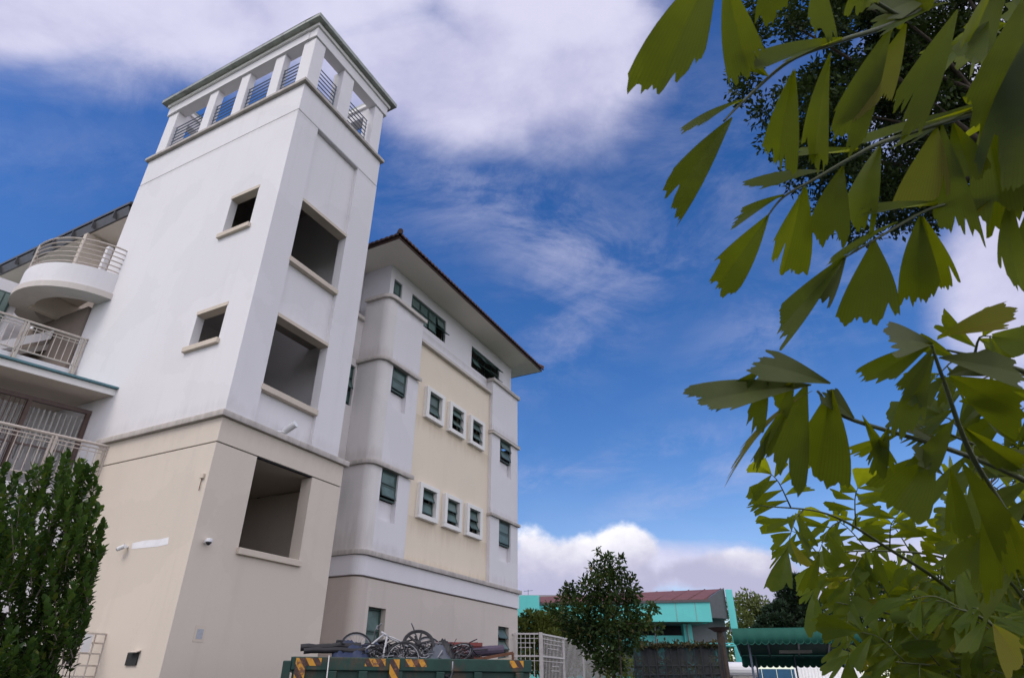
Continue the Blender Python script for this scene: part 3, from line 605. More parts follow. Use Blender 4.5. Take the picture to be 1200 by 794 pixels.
# ---- main block behind (long roof at the left)
MO = (1.1, 7.3, 0)
mn = thing('main_block', 'long school block behind the tower under a grey metal edged roof', 'building', bl(*MO), BRZ)
def XB(): return MB(MO)
b = XB(); b.wall(fL, 7.15, 34, 0, 15.2, [], .2) if False else b.wall(lambda u, v, d: (1.1 + d, u, v), 7.3, 34, 0, 15.2, [(12.2, 14.2, 9.6, 12.0), (15.0, 17.4, 9.6, 12.0)], .2); b.box(1.3, 16, 33.8, 34, 0, 15.2); b.box(15.8, 16, 9.0, 33.8, 0, 15.2); b.build('wall', m_wing, mn)
b = XB(); b.box(.18, 16.8, 7.4, 34.6, 15.203, 15.26); b.build('soffit', m_soffit, mn)
b = XB(); b.hexa([(.12, 7.35, 15.18), (.18, 7.35, 15.18), (.18, 34.7, 15.18), (.12, 34.7, 15.18)], [(.02, 7.35, 15.46), (.20, 7.35, 15.46), (.20, 34.7, 15.46), (.02, 34.7, 15.46)]); b.build('gutter', m_metalr, mn)
for y in np.arange(8, 34, 1.15): b = XB(); b.box(-.03, .11, y, y + .03, 15.2, 15.47); b.build('gutter_bracket', m_metalr, mn)
b = XB(); b.hexa([(.0, 7.3, 15.53), (8.4, 7.3, 19.1), (8.4, 34.8, 19.1), (.0, 34.8, 15.53)], [(.0, 7.3, 15.62), (8.4, 7.3, 19.2), (8.4, 34.8, 19.2), (.0, 34.8, 15.62)]); b.hexa([(8.4, 7.3, 19.1), (16.9, 7.3, 15.53), (16.9, 34.8, 15.53), (8.4, 34.8, 19.1)], [(8.4, 7.3, 19.2), (16.9, 7.3, 15.62), (16.9, 34.8, 15.62), (8.4, 34.8, 19.2)]); b.build('roof', m_metalr, mn)
for (y0, y1) in ((12.2, 14.2), (15.0, 17.4)):
    b = XB(); b.box(1.16, 1.2, y0, y1, 9.6, 12.0); w_ = b.build('window', m_green, mn)
    b = XB()
    for y in np.arange(y0 + .1, y1 - .1, .28): b.box(1.12, 1.158, y, y + .22, 9.7, 11.9)
    b.build('pane', m_glass, w_)

# ---- classroom block at the far left: canted front with balconies
A_ = rad(16.4); ca, sa_ = math.cos(A_), math.sin(A_)
CO = (-3.0, 6.0, 0)
cb = thing('balcony_block', 'white canted block left of the tower with railed balconies and a sloping canopy', 'building', bl(*CO), BRZ)
def CBm(): return MB(CO)
def cl(y, s): return (-.004 - s * ca, y + s * sa_)            # point s metres left along the line through (0, y)
def clab(mb, y0, y1, z0, z1, s0=0, s1=7.5): return mb.prism([cl(y0, s0), cl(y0, s1), cl(y1, s1), cl(y1, s0)], z0, z1)
b = CBm(); clab(b, 3.98, 4.2, 0, 5.12, .06); b.build('lower_wall', m_wing, cb)
b = CBm(); clab(b, 3.88, 6.9, 5.123, 5.40, .06); b.build('balcony_slab', m_white, cb, .02)
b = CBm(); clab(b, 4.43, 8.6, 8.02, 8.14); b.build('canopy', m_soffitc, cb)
b = CBm(); clab(b, 4.38, 4.427, 8.0, 8.165); b.build('canopy_fascia', m_trimw, cb)
b = CBm(); p0, p1, p2, p3 = cl(4.28, 0), cl(4.28, 7.5), cl(6.68, 7.5), cl(6.68, 0)
b.hexa([(*p0, 8.17), (*p1, 8.17), (*p2, 8.28), (*p3, 8.28)], [(*p0, 8.215), (*p1, 8.215), (*p2, 8.34), (*p3, 8.34)]); b.build('canopy_sheet', m_teal, cb)
b = CBm(); clab(b, 6.72, 6.92, 8.15, 9.24); b.build('upstand', m_white, cb, .015)
b = CBm(); clab(b, 6.93, 10.3, 9.0, 9.15, .0); b.build('upper_floor', m_int, cb)
# back wall of the first floor gallery with hanging strips and brown steel grille
b = CBm(); clab(b, 6.95, 7.05, 5.4, 8.15); b.build('gallery_wall', m_wing, cb)
def cl3(y, s, z): return (*cl(y, s), z)
gr = CBm()
for s in (.06, 1.32, 2.6, 3.9, 5.2): gr.beam(cl3(5.14, s, 5.41), cl3(5.14, s, 7.62), .09, .09)
gr.beam(cl3(5.14, 0, 7.66), cl3(5.14, 6.6, 7.66), .09, .10); gr.beam(cl3(5.14, 0, 6.55), cl3(5.14, 6.6, 6.55), .04, .04)
for s in np.arange(1.4, 6.5, .10): gr.beam(cl3(5.14, s, 5.42), cl3(5.14, s, 7.60), .014, .014)
gr.build('grille', m_brown, cb)
b = CBm()
for s in np.arange(.12, 6.4, .115): b.beam(cl3(5.24, s, 6.7 if s > 1.3 else 6.2), cl3(5.24, s, 7.50), .085, .012)
b.build('hanging_strip', m_strip, cb)
b = CBm()
for s in np.arange(1.4, 6.5, .42): b.prism([cl(5.9, s), cl(5.9, s + .38), cl(5.93, s + .38), cl(5.93, s)], 5.42, 7.0)
b.build('dark_screen', m_dark, cb)
def crail(y, zb, zt, posts, s1, label=None, nm='railing'):
    b = CBm()
    b.tube([cl3(y, .0, zt), cl3(y, s1, zt)], .035, 8); b.tube([cl3(y, .0, zt - .10), cl3(y, s1, zt - .10)], .016, 6); b.tube([cl3(y, .0, zb + .08), cl3(y, s1, zb + .08)], .022, 6)
    b.tube([cl3(y, .0, zt - .19), cl3(y, s1, zt - .19)], .012, 6)
    for s in np.arange(.12, s1, .155): b.tube([cl3(y, s, zb + .08), cl3(y, s, zt - .10)], .0105, 5)
    r_ = b.build(nm, m_railc, cb)
    for s in posts:
        b = CBm(); b.beam(cl3(y, s, zb - .24), cl3(y, s, zt), .05, .05); b.beam(cl3(y, s + .07, zb - .24), cl3(y, s + .07, zt), .035, .035)
        b.beam(cl3(y - .03, s + .035, zb - .30), cl3(y - .03, s + .035, zb - .04), .15, .05); b.build('railing_post', m_railc, r_)
crail(6.64, 9.26, 10.18, (.06, 1.42, 2.85, 4.2), 5.6)
crail(3.78, 5.52, 6.54, (.06, 1.12, 2.25, 3.4, 4.6), 5.6)
# second floor gallery: back wall, stair, column, green doors
b = CBm(); clab(b, 10.4, 10.6, 9.15, 12.3); b.build('gallery_wall', m_wing, cb)
b = CBm()
for s in (.9, 2.0, 3.1): b.prism([cl(10.32, s), cl(10.32, s + .8), cl(10.39, s + .8), cl(10.39, s)], 9.2, 11.6)
b.build('green_door', m_green, cb)
b = CBm(); clab(b, 8.9, 9.1, 9.15, 12.2, 1.05); b.build('gallery_screen_wall', m_wing, cb)
for s0_ in (1.25, 2.6, 3.9):
    b = CBm(); b.prism([cl(8.84, s0_), cl(8.84, s0_ + .75), cl(8.89, s0_ + .75), cl(8.89, s0_)], 9.9, 11.8); w_ = b.build('window', m_green, cb)
    b = CBm()
    for q_ in range(4): b.prism([cl(8.81, s0_ + .06 + q_ * .17), cl(8.81, s0_ + .19 + q_ * .17), cl(8.835, s0_ + .19 + q_ * .17), cl(8.835, s0_ + .06 + q_ * .17)], 9.96, 11.74)
    b.build('pane', m_glass, w_)
b = CBm(); b.hexa([cl3(8.4, .15, 10.6), cl3(8.4, 2.3, 9.0), cl3(8.5, 2.3, 9.0), cl3(8.5, .15, 10.6)], [cl3(8.4, .15, 10.9), cl3(8.4, 2.3, 9.3), cl3(8.5, 2.3, 9.3), cl3(8.5, .15, 10.9)]); b.build('stair_stringer', m_white, cb)
b = CBm(); b.hexa([cl3(8.5, .05, 10.3), cl3(8.5, 2.2, 8.95), cl3(9.6, 2.2, 8.95), cl3(9.6, .05, 10.3)], [cl3(8.5, .05, 10.5), cl3(8.5, 2.2, 9.1), cl3(9.6, 2.2, 9.1), cl3(9.6, .05, 10.5)]); b.build('stair_flight', m_int, cb)
b = CBm(); b.box(-.10, .9, 7.12, 10.3, 9.16, 11.4); b.build('inner_wall', m_soffitd, cb)
# round balcony at the top
rc, rr = (.38, 8.1), 1.87
def arc(r, a0, a1, n=28): return [(rc[0] + r * math.cos(rad(a0 + (a1 - a0) * k / n)), rc[1] + r * math.sin(rad(a0 + (a1 - a0) * k / n))) for k in range(n + 1)]
def curved(mb, r0, r1, z0, z1, a0=259, a1=90, n=40):
    o_ = arc(r1, a0, a1, n); i_ = arc(r0, a0, a1, n)
    for k in range(n): mb.hexa([(*o_[k], z0), (*o_[k + 1], z0), (*i_[k + 1], z0), (*i_[k], z0)], [(*o_[k], z1), (*o_[k + 1], z1), (*i_[k + 1], z1), (*i_[k], z1)])
    return mb
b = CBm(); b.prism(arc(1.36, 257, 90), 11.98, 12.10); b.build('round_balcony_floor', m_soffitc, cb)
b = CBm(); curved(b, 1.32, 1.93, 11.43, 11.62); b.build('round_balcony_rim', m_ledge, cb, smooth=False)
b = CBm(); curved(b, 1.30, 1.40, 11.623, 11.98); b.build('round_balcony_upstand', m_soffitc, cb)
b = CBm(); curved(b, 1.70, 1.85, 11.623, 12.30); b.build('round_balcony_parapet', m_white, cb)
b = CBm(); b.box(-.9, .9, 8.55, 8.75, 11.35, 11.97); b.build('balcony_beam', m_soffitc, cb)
b = CBm()
for k in range(6): b.tube([(*p, 12.40 + k * .165) for p in arc(1.80, 260, 100, 30)], .026 if k == 5 else .019, 6)
rl_ = b.build('round_balcony_railing', m_railc, cb)
for a in (259, 222, 170, 120):
    p = arc(1.80, a, a + .1, 1)[0]; b = CBm(); b.tube([(*p, 12.3), (*p, 13.24)], .028, 8); b.build('railing_post', m_railc, rl_)
b = CBm(); b.box(-.10, .05, 7.3, 7.45, 12.3, 13.7); b.build('balcony_post', m_wing, cb)
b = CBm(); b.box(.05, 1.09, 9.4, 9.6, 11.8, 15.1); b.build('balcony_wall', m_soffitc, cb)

# ---- grille gate at the foot of the tower
t = bthing('grille_gate', 'cream steel grille gate standing out from the foot of the tower by the shrub', 'gate', -lo - .01, 1.78)
b = MB(); gy = 0
for z in (.1, 1.72, 1.9, 2.1, 2.28, 2.44): b.beam((0, 0, z), (-1.6, 0, z), .025, .03)
for k in range(9): b.beam((-.2 * k, 0, .1), (-.2 * k, 0, 2.44), .022, .022)
b.build('bars', m_railc, t)
b = MB(); b.box(-.42, -.26, -.04, -.02, 2.12, 2.42); o = b.build('lock_plate', m_plas, t)

# ================================================================== SKIP AND SCRAP
def onz(px, py, z): d = ray(px, py); return CAM + d * ((z - CAM.z) / d.z)
SKH = 2.0
SL = onz(345, 768.5, SKH)
_q = ray(621, 773); _k = _q.x / _q.y; _dx = (_k * SL.y - SL.x) / (1 - _k * .31); SR = SL + Vector((_dx, _dx * .31, 0))
sd = SR - SL; sd.z = 0; SKL = sd.length; SRZ = math.atan2(sd.y, sd.x); SROT = Matrix.Rotation(SRZ, 4, 'Z'); SO = Vector((SL.x, SL.y, 0))
def sw(x, y, z): return SO + SROT @ Vector((x, y, z))
def sx(px, py=772):                          # pixel on the skip's front plane -> distance along it
    n = SROT @ Vector((0, 1, 0)); d = ray(px, py); q = CAM + d * ((SO - CAM).dot(n) / d.dot(n)); q = SROT.transposed() @ (q - SO); return q.x
SKW = 2.2
sk = thing('skip', 'green open top waste skip with rusty rim and orange black hazard stripes', 'skip', SO, SRZ)
b = MB(); b.box(.0, SKL, .04, .10, .25, 1.80); b.box(0, SKL, SKW - .10, SKW - .04, .25, 1.80); b.box(0, .06, .10, SKW - .10, .25, 1.80); b.box(SKL - .06, SKL, .10, SKW - .1, .25, 1.80); b.box(.0, SKL, .04, SKW - .04, .15, .25); b.build('body', m_skip, sk)
b = MB(); b.box(-.03, SKL + .03, -.02, .12, 1.803, SKH); b.box(-.03, SKL + .03, SKW - .12, SKW + .02, 1.803, SKH); b.box(-.03, .12, .12, SKW - .12, 1.803, SKH); b.box(SKL - .12, SKL + .03, .12, SKW - .12, 1.803, SKH); b.build('rim', m_skip, sk, .015)
for s in [.02] + [sx(p) for p in (386, 422, 463, 512, 556, 604)]:
    b = MB(); b.box(s, s + .14, -.035, .04, .25, 1.80); b.build('rib', m_skip, sk, .01)
b = MB(); b.box(-.16, -.031, -.03, .14, .4, SKH - .06); b.build('corner_post', m_skip, sk, .015)
for p0, p1 in ((352, 377), (428, 452), (475, 500), (597, 613)):
    b = MB(); b.box(sx(p0), sx(p1), -.0235, -.0205, 1.87, SKH - .015); b.build('hazard_strip', m_haz, sk)
for p0 in (347, 457):
    b = MB(); b.box(sx(p0), sx(p0) + .16, -.042, -.038, .5, SKH - .02); b.build('hazard_strip', m_haz, sk)
b = MB(); b.tube([(sx(385), -.05, 2.02), (sx(385) + .01, -.06, 1.6), (sx(384), -.06, .8)], .010, 6); b.build('rope', m_trimw, sk)
for p0, p1, z in ((482, 515, 1.66), (529, 547, 1.70)):
    b = MB(); b.box(sx(p0), sx(p1), .028, .038, z - .3, z); b.build('sign_plate', m_patch, sk)
for z in (.3,):
    for s in (.3, SKL - .5):
        b = MB(); b.tube([(s, .1, .16), (s, SKW - .1, .16)], .15, 14); b.build('roller', m_black, sk)
# rubble mound filling the skip
V = []; F = []; nx, ny = 40, 18
for i in range(nx):
    for j in range(ny):
        u, v = i / (nx - 1), j / (ny - 1); h = 1.72 + .26 * math.sin(math.pi * u) * math.sin(math.pi * v) + random.uniform(-.07, .07)
        V.append(sw(.13 + u * (SKL - .26), .13 + v * (SKW - .26), h))
F = [(i * ny + j, (i + 1) * ny + j, (i + 1) * ny + j + 1, i * ny + j + 1) for i in range(nx - 1) for j in range(ny - 1)]
o = raw('scrap_heap', V, F, m_black); stuff(o); tag(o, 'dark mass of small scrap filling the green skip', 'scrap')
def spx(px, py, y): # pixel -> point inside the skip at depth y behind its front
    n = SROT @ Vector((0, 1, 0)); d = ray(px, py); return CAM + d * (((SO - CAM).dot(n) + y) / d.dot(n))
def orient(o, loc, ax, spin=0.):
    q = Vector(ax).to_track_quat('Z', 'Y'); o.location = loc; o.rotation_euler = (q.to_matrix() @ Matrix.Rotation(spin, 3, 'Z')).to_euler(); return o
def circ(r, n=28, z=0.): return [(r * math.cos(2 * math.pi * k / n), r * math.sin(2 * math.pi * k / n), z) for k in range(n)]
def mag_wheel(label, r=.25):
    t = thing('loose_wheel', label, 'wheel', group='bicycle wheels in the skip')
    MB().tube(circ(r), .024, 8, True).build('tyre', m_black, t, smooth=True)
    b = MB()
    for k in range(6):
        a = math.pi * k / 3; b.beam((.03 * math.cos(a), .03 * math.sin(a), 0), ((r - .02) * math.cos(a), (r - .02) * math.sin(a), 0), .035, .02)
    b.tube(circ(r - .028), .012, 6, True); b.build('spokes', m_black, t)
    MB().tube([(0, 0, -.05), (0, 0, .05)], .04, 10).build('hub', m_black, t)
    return t
def spoke_wheel(label, r=.30):
    t = thing('loose_wheel', label, 'wheel', group='bicycle wheels in the skip')
    MB().tube(circ(r), .020, 8, True).build('tyre', m_black, t, smooth=True)
    MB().tube(circ(r - .026), .010, 6, True).build('rim', m_chrome, t, smooth=True)
    b = MB()
    for k in range(24):
        a = 2 * math.pi * k / 24; s = .035 if k % 2 else -.035; b.tube([(.02 * math.cos(a + .5), .02 * math.sin(a + .5), s), ((r - .03) * math.cos(a), (r - .03) * math.sin(a), 0)], .0025, 4)
    b.build('spokes', m_chrome, t); MB().tube([(0, 0, -.05), (0, 0, .05)], .022, 8).build('hub', m_chrome, t)
    return t
def bike_frame(label, m, bars=True):
    t = thing('scrap_bicycle', label, 'bicycle', group='wheelless bicycles in the skip')
    bb, st, ht, ra = Vector((0, 0, 0)), Vector((-.17, .45, 0)), Vector((.42, .42, 0)), Vector((-.42, .02, 0))
    b = MB(); b.tube([bb, st + Vector((-.03, .08, 0))], .016); b.tube([bb, ht - Vector((-.02, .06, 0))], .018); b.tube([st, ht], .015); b.tube([ht + Vector((-.02, .06, 0)), ht - Vector((-.03, .08, 0))], .021)
    for s in (-.05, .05): b.tube([bb + Vector((0, 0, s * .5)), ra + Vector((0, 0, s))], .009, 6); b.tube([st + Vector((0, 0, s * .4)), ra + Vector((0, 0, s))], .008, 6)
    b.build('frame', m, t, smooth=True)
    b = MB()
    for s in (-.05, .05): b.tube([ht + Vector((.03, -.08, 0)), ht + Vector((.05, -.13, s)), ht + Vector((.20, -.44, s))], .011, 6)
    b.build('fork', m, t, smooth=True)
    MB().tube([(0, 0, -.06), (0, 0, .06)], .022, 8).build('crank_shell', m_chrome, t); b = MB(); b.tube(circ(.085, 18, .05), .008, 5, True); b.beam((0, 0, .055), (.12, -.10, .06), .022, .012); b.build('crank', m_chrome, t)
    if bars: MB().tube([ht + Vector((-.02, .14, -.28)), ht + Vector((-.02, .16, -.10)), ht + Vector((-.02, .12, 0)), ht + Vector((-.02, .16, .10)), ht + Vector((-.02, .14, .28))], .012, 6).build('handlebar', m_chrome, t, smooth=True)
    b = MB(); b.hexa([(-.32, .53, -.06), (-.10, .55, -.02), (-.10, .55, .02), (-.32, .53, .06)], [(-.32, .58, -.07), (-.08, .58, -.02), (-.08, .58, .02), (-.32, .58, .07)]); b.build('saddle', m_black, t, .015)
    return t
cdir = (CAM - spx(490, 755, .7)).normalized()
orient(mag_wheel('black six spoke bicycle wheel standing highest on the scrap heap', .27), spx(490.5, 754, .55), (cdir + Vector((.1, 0, .75))).normalized(), .3)
orient(mag_wheel('black six spoke bicycle wheel lying low among the tangled bicycle parts', .24), spx(452, 765, .8), Vector((.2, -.5, .8)), .1)
orient(spoke_wheel('thin grey spoked bicycle wheel leaning at the skip front', .30), spx(472, 773, .30), (cdir + Vector((-.1, 0, .35))).normalized())
orient(spoke_wheel('thin spoked bicycle wheel lying flat left of the white frame', .30), spx(432, 764, .75), Vector((.1, -.45, .9)))
orient(spoke_wheel('thin spoked bicycle wheel beside the red crate', .28), spx(536, 766, .45), Vector((-.3, -.55, .75)))
orient(spoke_wheel('half buried spoked bicycle wheel behind the tall black wheel', .30), spx(505, 763, 1.2), Vector((.5, -.6, .5)))
orient(spoke_wheel('thin spoked bicycle wheel at the back of the heap near the blue tarpaulin', .30), spx(418, 760, 1.2), Vector((.4, -.7, .35)))
orient(bike_frame('white bicycle frame standing up in the middle of the heap', m_wpaint), spx(446, 786, .35), (cdir + Vector((.25, 0, .25))).normalized(), .75)
orient(bike_frame('bare steel bicycle frame lying under the tall black wheel', m_chrome), spx(482, 776, .5), Vector((-.3, -.55, .8)), 2.4)
orient(bike_frame('dark blue bicycle frame tangled near the blue tarpaulin', m_dkblue), spx(425, 776, .6), Vector((.3, -.6, .8)), .2)
orient(bike_frame('black bicycle frame with raised handlebar left of the tall black wheel', m_black), spx(463, 780, .8), Vector((-.15, -.85, .5)), .3)
orient(bike_frame('black bicycle frame lying against the red crate', m_black), spx(530, 774, .5), Vector((.1, -.4, .9)), 3.6)
orient(bike_frame('second bare steel bicycle frame lying flat at the skip front', m_chrome, False), spx(497, 771, .25), Vector((0, -.4, .9)), 1.1)
for (px, py, y, lab, m, a0, a1, r) in ((388, 757, .5, 'black rolled rubber mat on the left end of the heap', m_black, 1.0, .06, .055), (392, 762, .35, 'second black rubber strip under the rolled mat', m_black, 1.0, .02, .045), (568, 762, .8, 'purple grey foam roll at the right of the heap', m_purple, .72, .10, .085)):
    c = spx(px, py, y); e = SROT @ Vector((1, 0, a1)); pts = [c + e * (a0 * (k / 8 - .5)) + Vector((0, 0, random.uniform(-.012, .012))) for k in range(9)]
    b = MB(c); b.tube(pts, r, 12); o = b.build('roll', m, smooth=False, loc=c); tag(o, lab, 'roll', 'rolls in the skip')
def crumple(name, px, py, y, w, d, h, m, label, cat, tilt=.3):
    V = []; F = []; n1_, n2_ = 18, 12; c = spx(px, py, y)
    for i in range(n1_):
        for j in range(n2_):
            u, v = i / (n1_ - 1) - .5, j / (n2_ - 1) - .5
            V.append(SROT.to_3x3() @ Vector((u * w, v * d, h * (1 - 3.2 * u * u) * (1 - 2.6 * v * v) + .035 * math.sin(9 * u + 5 * v) + random.uniform(-.025, .025) + tilt * v)))
    F = [(i * n2_ + j, (i + 1) * n2_ + j, (i + 1) * n2_ + j + 1, i * n2_ + j + 1) for i in range(n1_ - 1) for j in range(n2_ - 1)]
    o = raw(name, V, F, m, smooth=True); o.location = c; sm = o.modifiers.new('solid', 'SOLIDIFY'); sm.thickness = .012; return tag(o, label, cat)
crumple('tarpaulin', 410, 768, .45, .62, .7, .16, m_dkblue, 'crumpled dark blue tarpaulin on the left of the heap', 'tarpaulin')
crumple('rubbish_bag', 514, 772, .35, .45, .5, .16, simple('grey bag', (.08, .09, .11), .5), 'grey plastic rubbish bag below the red crate', 'bag')
crumple('rubbish_bag', 522, 764, .5, .3, .4, .12, m_black, 'black plastic rubbish bag right of the tall wheel', 'bag')
c = spx(535, 761, .95); t = thing('crate', 'faded red crate half buried in the scrap heap', 'crate', c, SRZ)
b = MB(); b.box(-.42, .42, -.2, -.18, -.15, .11); b.box(-.42, .42, .18, .2, -.15, .11); b.box(-.42, -.40, -.18, .18, -.15, .11); b.box(.40, .42, -.18, .18, -.15, .11); b.box(-.4, .4, -.18, .18, -.15, -.13); b.build('box', m_redp, t)
b = MB(); b.box(-.44, .44, -.225, -.203, .06, .12); b.box(-.44, .44, -.225, -.203, -.06, -.03); b.build('rail', m_redp, t)
t = thing('metal_bracket', 'rusty steel frame with a bent end leaning over the right end of the skip', 'frame')
a, e_, f_ = spx(548, 774, .3), spx(601, 764.5, .35), spx(601, 778, .35)
b = MB(); b.beam(a, e_, .05, .05); b.beam(e_, f_, .045, .045); b.beam(f_ + Vector((0, 0, .02)), spx(596, 777, .9), .04, .04); b.build('bar', m_rust, t)
b = MB(); q = [spx(570, 774, .45), spx(600, 768.5, .45), spx(600, 779, .45), spx(570, 781, .45)]; b.hexa(q, [p + Vector((.02, .04, 0)) for p in q]); o = b.build('board', m_sill); tag(o, 'pale board leaning inside the right end of the skip', 'board')
for k in range(46):                                       # loose bars and cables among the bicycles
    pass
b = MB()
for k in range(130):
    c = spx(random.uniform(405, 565), random.uniform(756, 774), random.uniform(.25, 1.3)); d = Vector(rnd_dir(1)[0]) * random.uniform(.12, .4); d.z *= .45
    b.tube([c - d, c + Vector((0, 0, random.uniform(-.06, .06))), c + d], random.uniform(.006, .014), 5)
o = b.build('loose_bars', m_black); stuff(o); tag(o, 'tangle of dark bars, cables and spokes between the bicycles', 'scrap')
b = MB()
for k in range(16):
    c = spx(random.uniform(425, 515), random.uniform(758, 773), random.uniform(.2, .9)); d = Vector(rnd_dir(1)[0]) * random.uniform(.1, .3); d.z *= .5
    b.tube([c - d, c + d], random.uniform(.005, .010), 5)
o = b.build('loose_spokes', m_chrome); stuff(o); tag(o, 'tangle of bright steel rods among the bicycles', 'scrap')

# ================================================================== FENCE
def fpanel(t, A, B, zt, zm, step, grid=False, bot=.15):
    A = Vector(A); B = Vector(B); L = (B - A).length; d = (B - A) / L
    P = lambda s, z: A + d * s + Vector((0, 0, z))
    for z in (zt, zm, bot): b = MB(t.location); b.beam(P(0, z), P(L, z), .065, .06); b.build('rail', m_steelw, t)
    b = MB(t.location); n = int(L / step)
    for k in range(1, n): b.beam(P(L * k / n, bot), P(L * k / n, zt), .026, .026)
    if grid:
        for (z, a0, a1) in ((zt - .16, 0, 1), (zt - .32, .12, .88), (zt - .48, .25, .75), (zm - .16, 0, 1), (zm - .32, .45, .75), (zm - .48, .4, .75)): b.beam(P(L * a0, z), P(L * a1, z), .024, .024)
    b.build('bars', m_steelw, t)
F0, F1 = atf(600, 742, 26.9), atf(633.5, 742, 26.9); F2 = atf(690, 752, 33); F3 = F1 + (F2 - F1) * 1.7
zt = F1.z; zm = atf(633.5, 768, 26.9).z
t = thing('steel_fence', 'white steel fence panel with square grid top beside the school wing', 'fence', (F0.x, F0.y, 0))
F0.z = F1.z = F2.z = F3.z = 0
fpanel(t, F0, F1 - Vector((.08, 0, 0)), zt, zm, .17, True)
b = MB(t.location); b.box(F1.x - .07, F1.x + .07, F1.y - .07, F1.y + .07, 0, zt + .05); b.build('post', m_steelw, t, .01)
t = thing('steel_fence', 'white steel bar fence running back from the grid panel behind the young tree', 'fence', (F1.x, F1.y, 0))
dv = (F3 - F1)
for k in range(4):
    fpanel(t, F1 + dv * (k / 4) + dv.normalized() * .1, F1 + dv * ((k + 1) / 4), zt, zm if k == 0 else .5, .16, k == 0)
    p = F1 + dv * ((k + 1) / 4); b = MB(t.location); b.box(p.x - .05, p.x + .05, p.y + .01, p.y + .11, 0, zt + .03); b.build('post', m_steelw, t)

# ================================================================== TURQUOISE BUILDING
def at_y(px, py, y): d = ray(px, py); return CAM + d * (y / d.y)
TD = 46.0
tb = thing('turquoise_building', 'bright turquoise low building with wide fascia and red brown sloping roof', 'building', (8, TD, 0))
TOF = tuple(tb.location)
def TB(): return MB(TOF)
fa = at_y(835, 728, 43); fb = at_y(835, 703, 43); XR = fa.x; XL = -14
z0, z1 = fa.z, fb.z
b = TB(); zl = at_y(300, 713, 43).z - z1; b.hexa([(XL, 43, z0), (XR, 43, z0), (XR, 43.3, z0), (XL, 43.3, z0)], [(XL, 43, z1 + zl), (XR, 43, z1), (XR, 43.3, z1), (XL, 43.3, z1 + zl)]); b.box(XR - .3, XR, 43.3, 44.5, z0, z1); b.build('fascia', m_turq, tb, .02)
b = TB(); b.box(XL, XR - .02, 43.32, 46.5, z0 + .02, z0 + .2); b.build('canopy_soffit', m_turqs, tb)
# fin wall at the right end and sloping roof
fin = at_y(855, 690, 49); XF = fin.x
rt = at_y(851, 689.5, 49).z; rl = at_y(362, 712, 49).z; zl = at_y(300, 713, 43).z - z1
fp = [at_y(849.5, 690, 45.6), at_y(857.5, 690, 45.6)]; b = TB(); sl_ = fp[0].x / 45.6 + .012; b.prism([(fp[0].x, 45.6), (fp[1].x, 45.6), (fp[1].x + sl_ * 14, 59.6), (fp[0].x + sl_ * 14, 59.6)], 0, fp[0].z); b.build('fin_wall', m_turq, tb, .02)
b = TB(); b.hexa([(XL, 43.35, z1 + zl - .05), (XR - .1, 43.35, z1 - .05), (fp[0].x + .9, 49, rt - .5), (XL, 49, rl - .5)], [(XL, 43.35, z1 + zl + .12), (XR - .1, 43.35, z1 + .12), (fp[0].x + .9, 49, rt), (XL, 49, rl)])
for k in range(26):
    f_ = k / 25; A_0 = Vector((XL + (XR - .2 - XL) * f_, 43.36, z1 + zl * (1 - f_) + .13)); B_0 = Vector((XL + (fp[0].x + .8 - XL) * f_, 49, rl + (rt - rl) * f_ + .02)); b.beam(A_0, B_0, .05, .07)
b.build('roof', m_roofb, tb)
b = TB(); b.beam((XL, 42.96, z1 + zl - .02), (XR + .05, 42.96, z1 - .02), .06, .14); b.build('gutter', m_metalr, tb)
for px_ in (700, 768, 806):
    q_ = at_y(px_, 740, 44.1); b = TB(); b.tube([(q_.x, 44.1, 0), (q_.x, 44.1, z0 - .02)], .05, 8); b.build('downpipe', m_turqs, tb)
for px_ in (752, 792, 815):
    q_ = at_y(px_, 715, 43); b = TB(); b.box(q_.x, q_.x + .03, 42.985, 42.998, z0 + .02, z1 - .13); b.build('joint', m_turqs, tb)
b = TB(); b.hexa([(XR - .1, 43.45, z1 - .95), (fp[0].x - .01, 45.75, rt - 2.3), (fp[0].x - .01, 46.5, rt - 2.3), (XR - .25, 43.8, z1 - .95)], [(XR - .1, 43.45, z1 + .08), (fp[0].x - .01, 45.75, rt - .35), (fp[0].x - .01, 46.5, rt - .35), (XR - .25, 43.8, z1 + .08)]); b.build('roof_edge', m_metalr, tb)
yb = 45.6
pz = lambda py: at_y(800, py, 44.4).z
b = TB(); b.box(XL, at_y(804, 750, 44.4).x, 44.4, 44.6, pz(754.5), pz(744)); b.build('balcony_parapet', m_turq, tb, .02)
x0, x1 = at_y(802, 745, 44.2).x, at_y(812, 745, 44.2).x
b = TB(); b.box(x0, x1, 44.2, 44.8, 0, z0); b.build('pillar', m_turq, tb, .02)
xd = at_y(802, 740, 46.4).x
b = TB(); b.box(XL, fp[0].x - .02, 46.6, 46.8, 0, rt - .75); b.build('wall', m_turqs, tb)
b = TB(); b.box(XL, xd, 46.4, 46.59, pz(746), z0 + .05); b.build('opening_shade', m_dark, tb)  # near-black slab, the shade of the balcony opening put into its colour
b = TB(); b.box(XL, fp[0].x - .02, 44.65, 46.58, pz(756), pz(754.6)); b.build('floor_slab', m_turq, tb)
b = TB(); b.box(x1 + .02, fp[0].x - .02, 45.2, 45.4, pz(756) + .15, pz(751.5)); b.build('balcony_parapet', m_turq, tb)
for px in (742, 770, 838):
    xx = at_y(px, 770, 45).x; b = TB(); b.box(xx, xx + .45, 44.7, 45.1, 0, pz(756)); b.build('pillar', m_turq, tb)
b = TB(); b.box(XL, fp[0].x - .02, 46.3, 46.55, 0, 2.2); b.build('lower_wall', m_turq, tb)
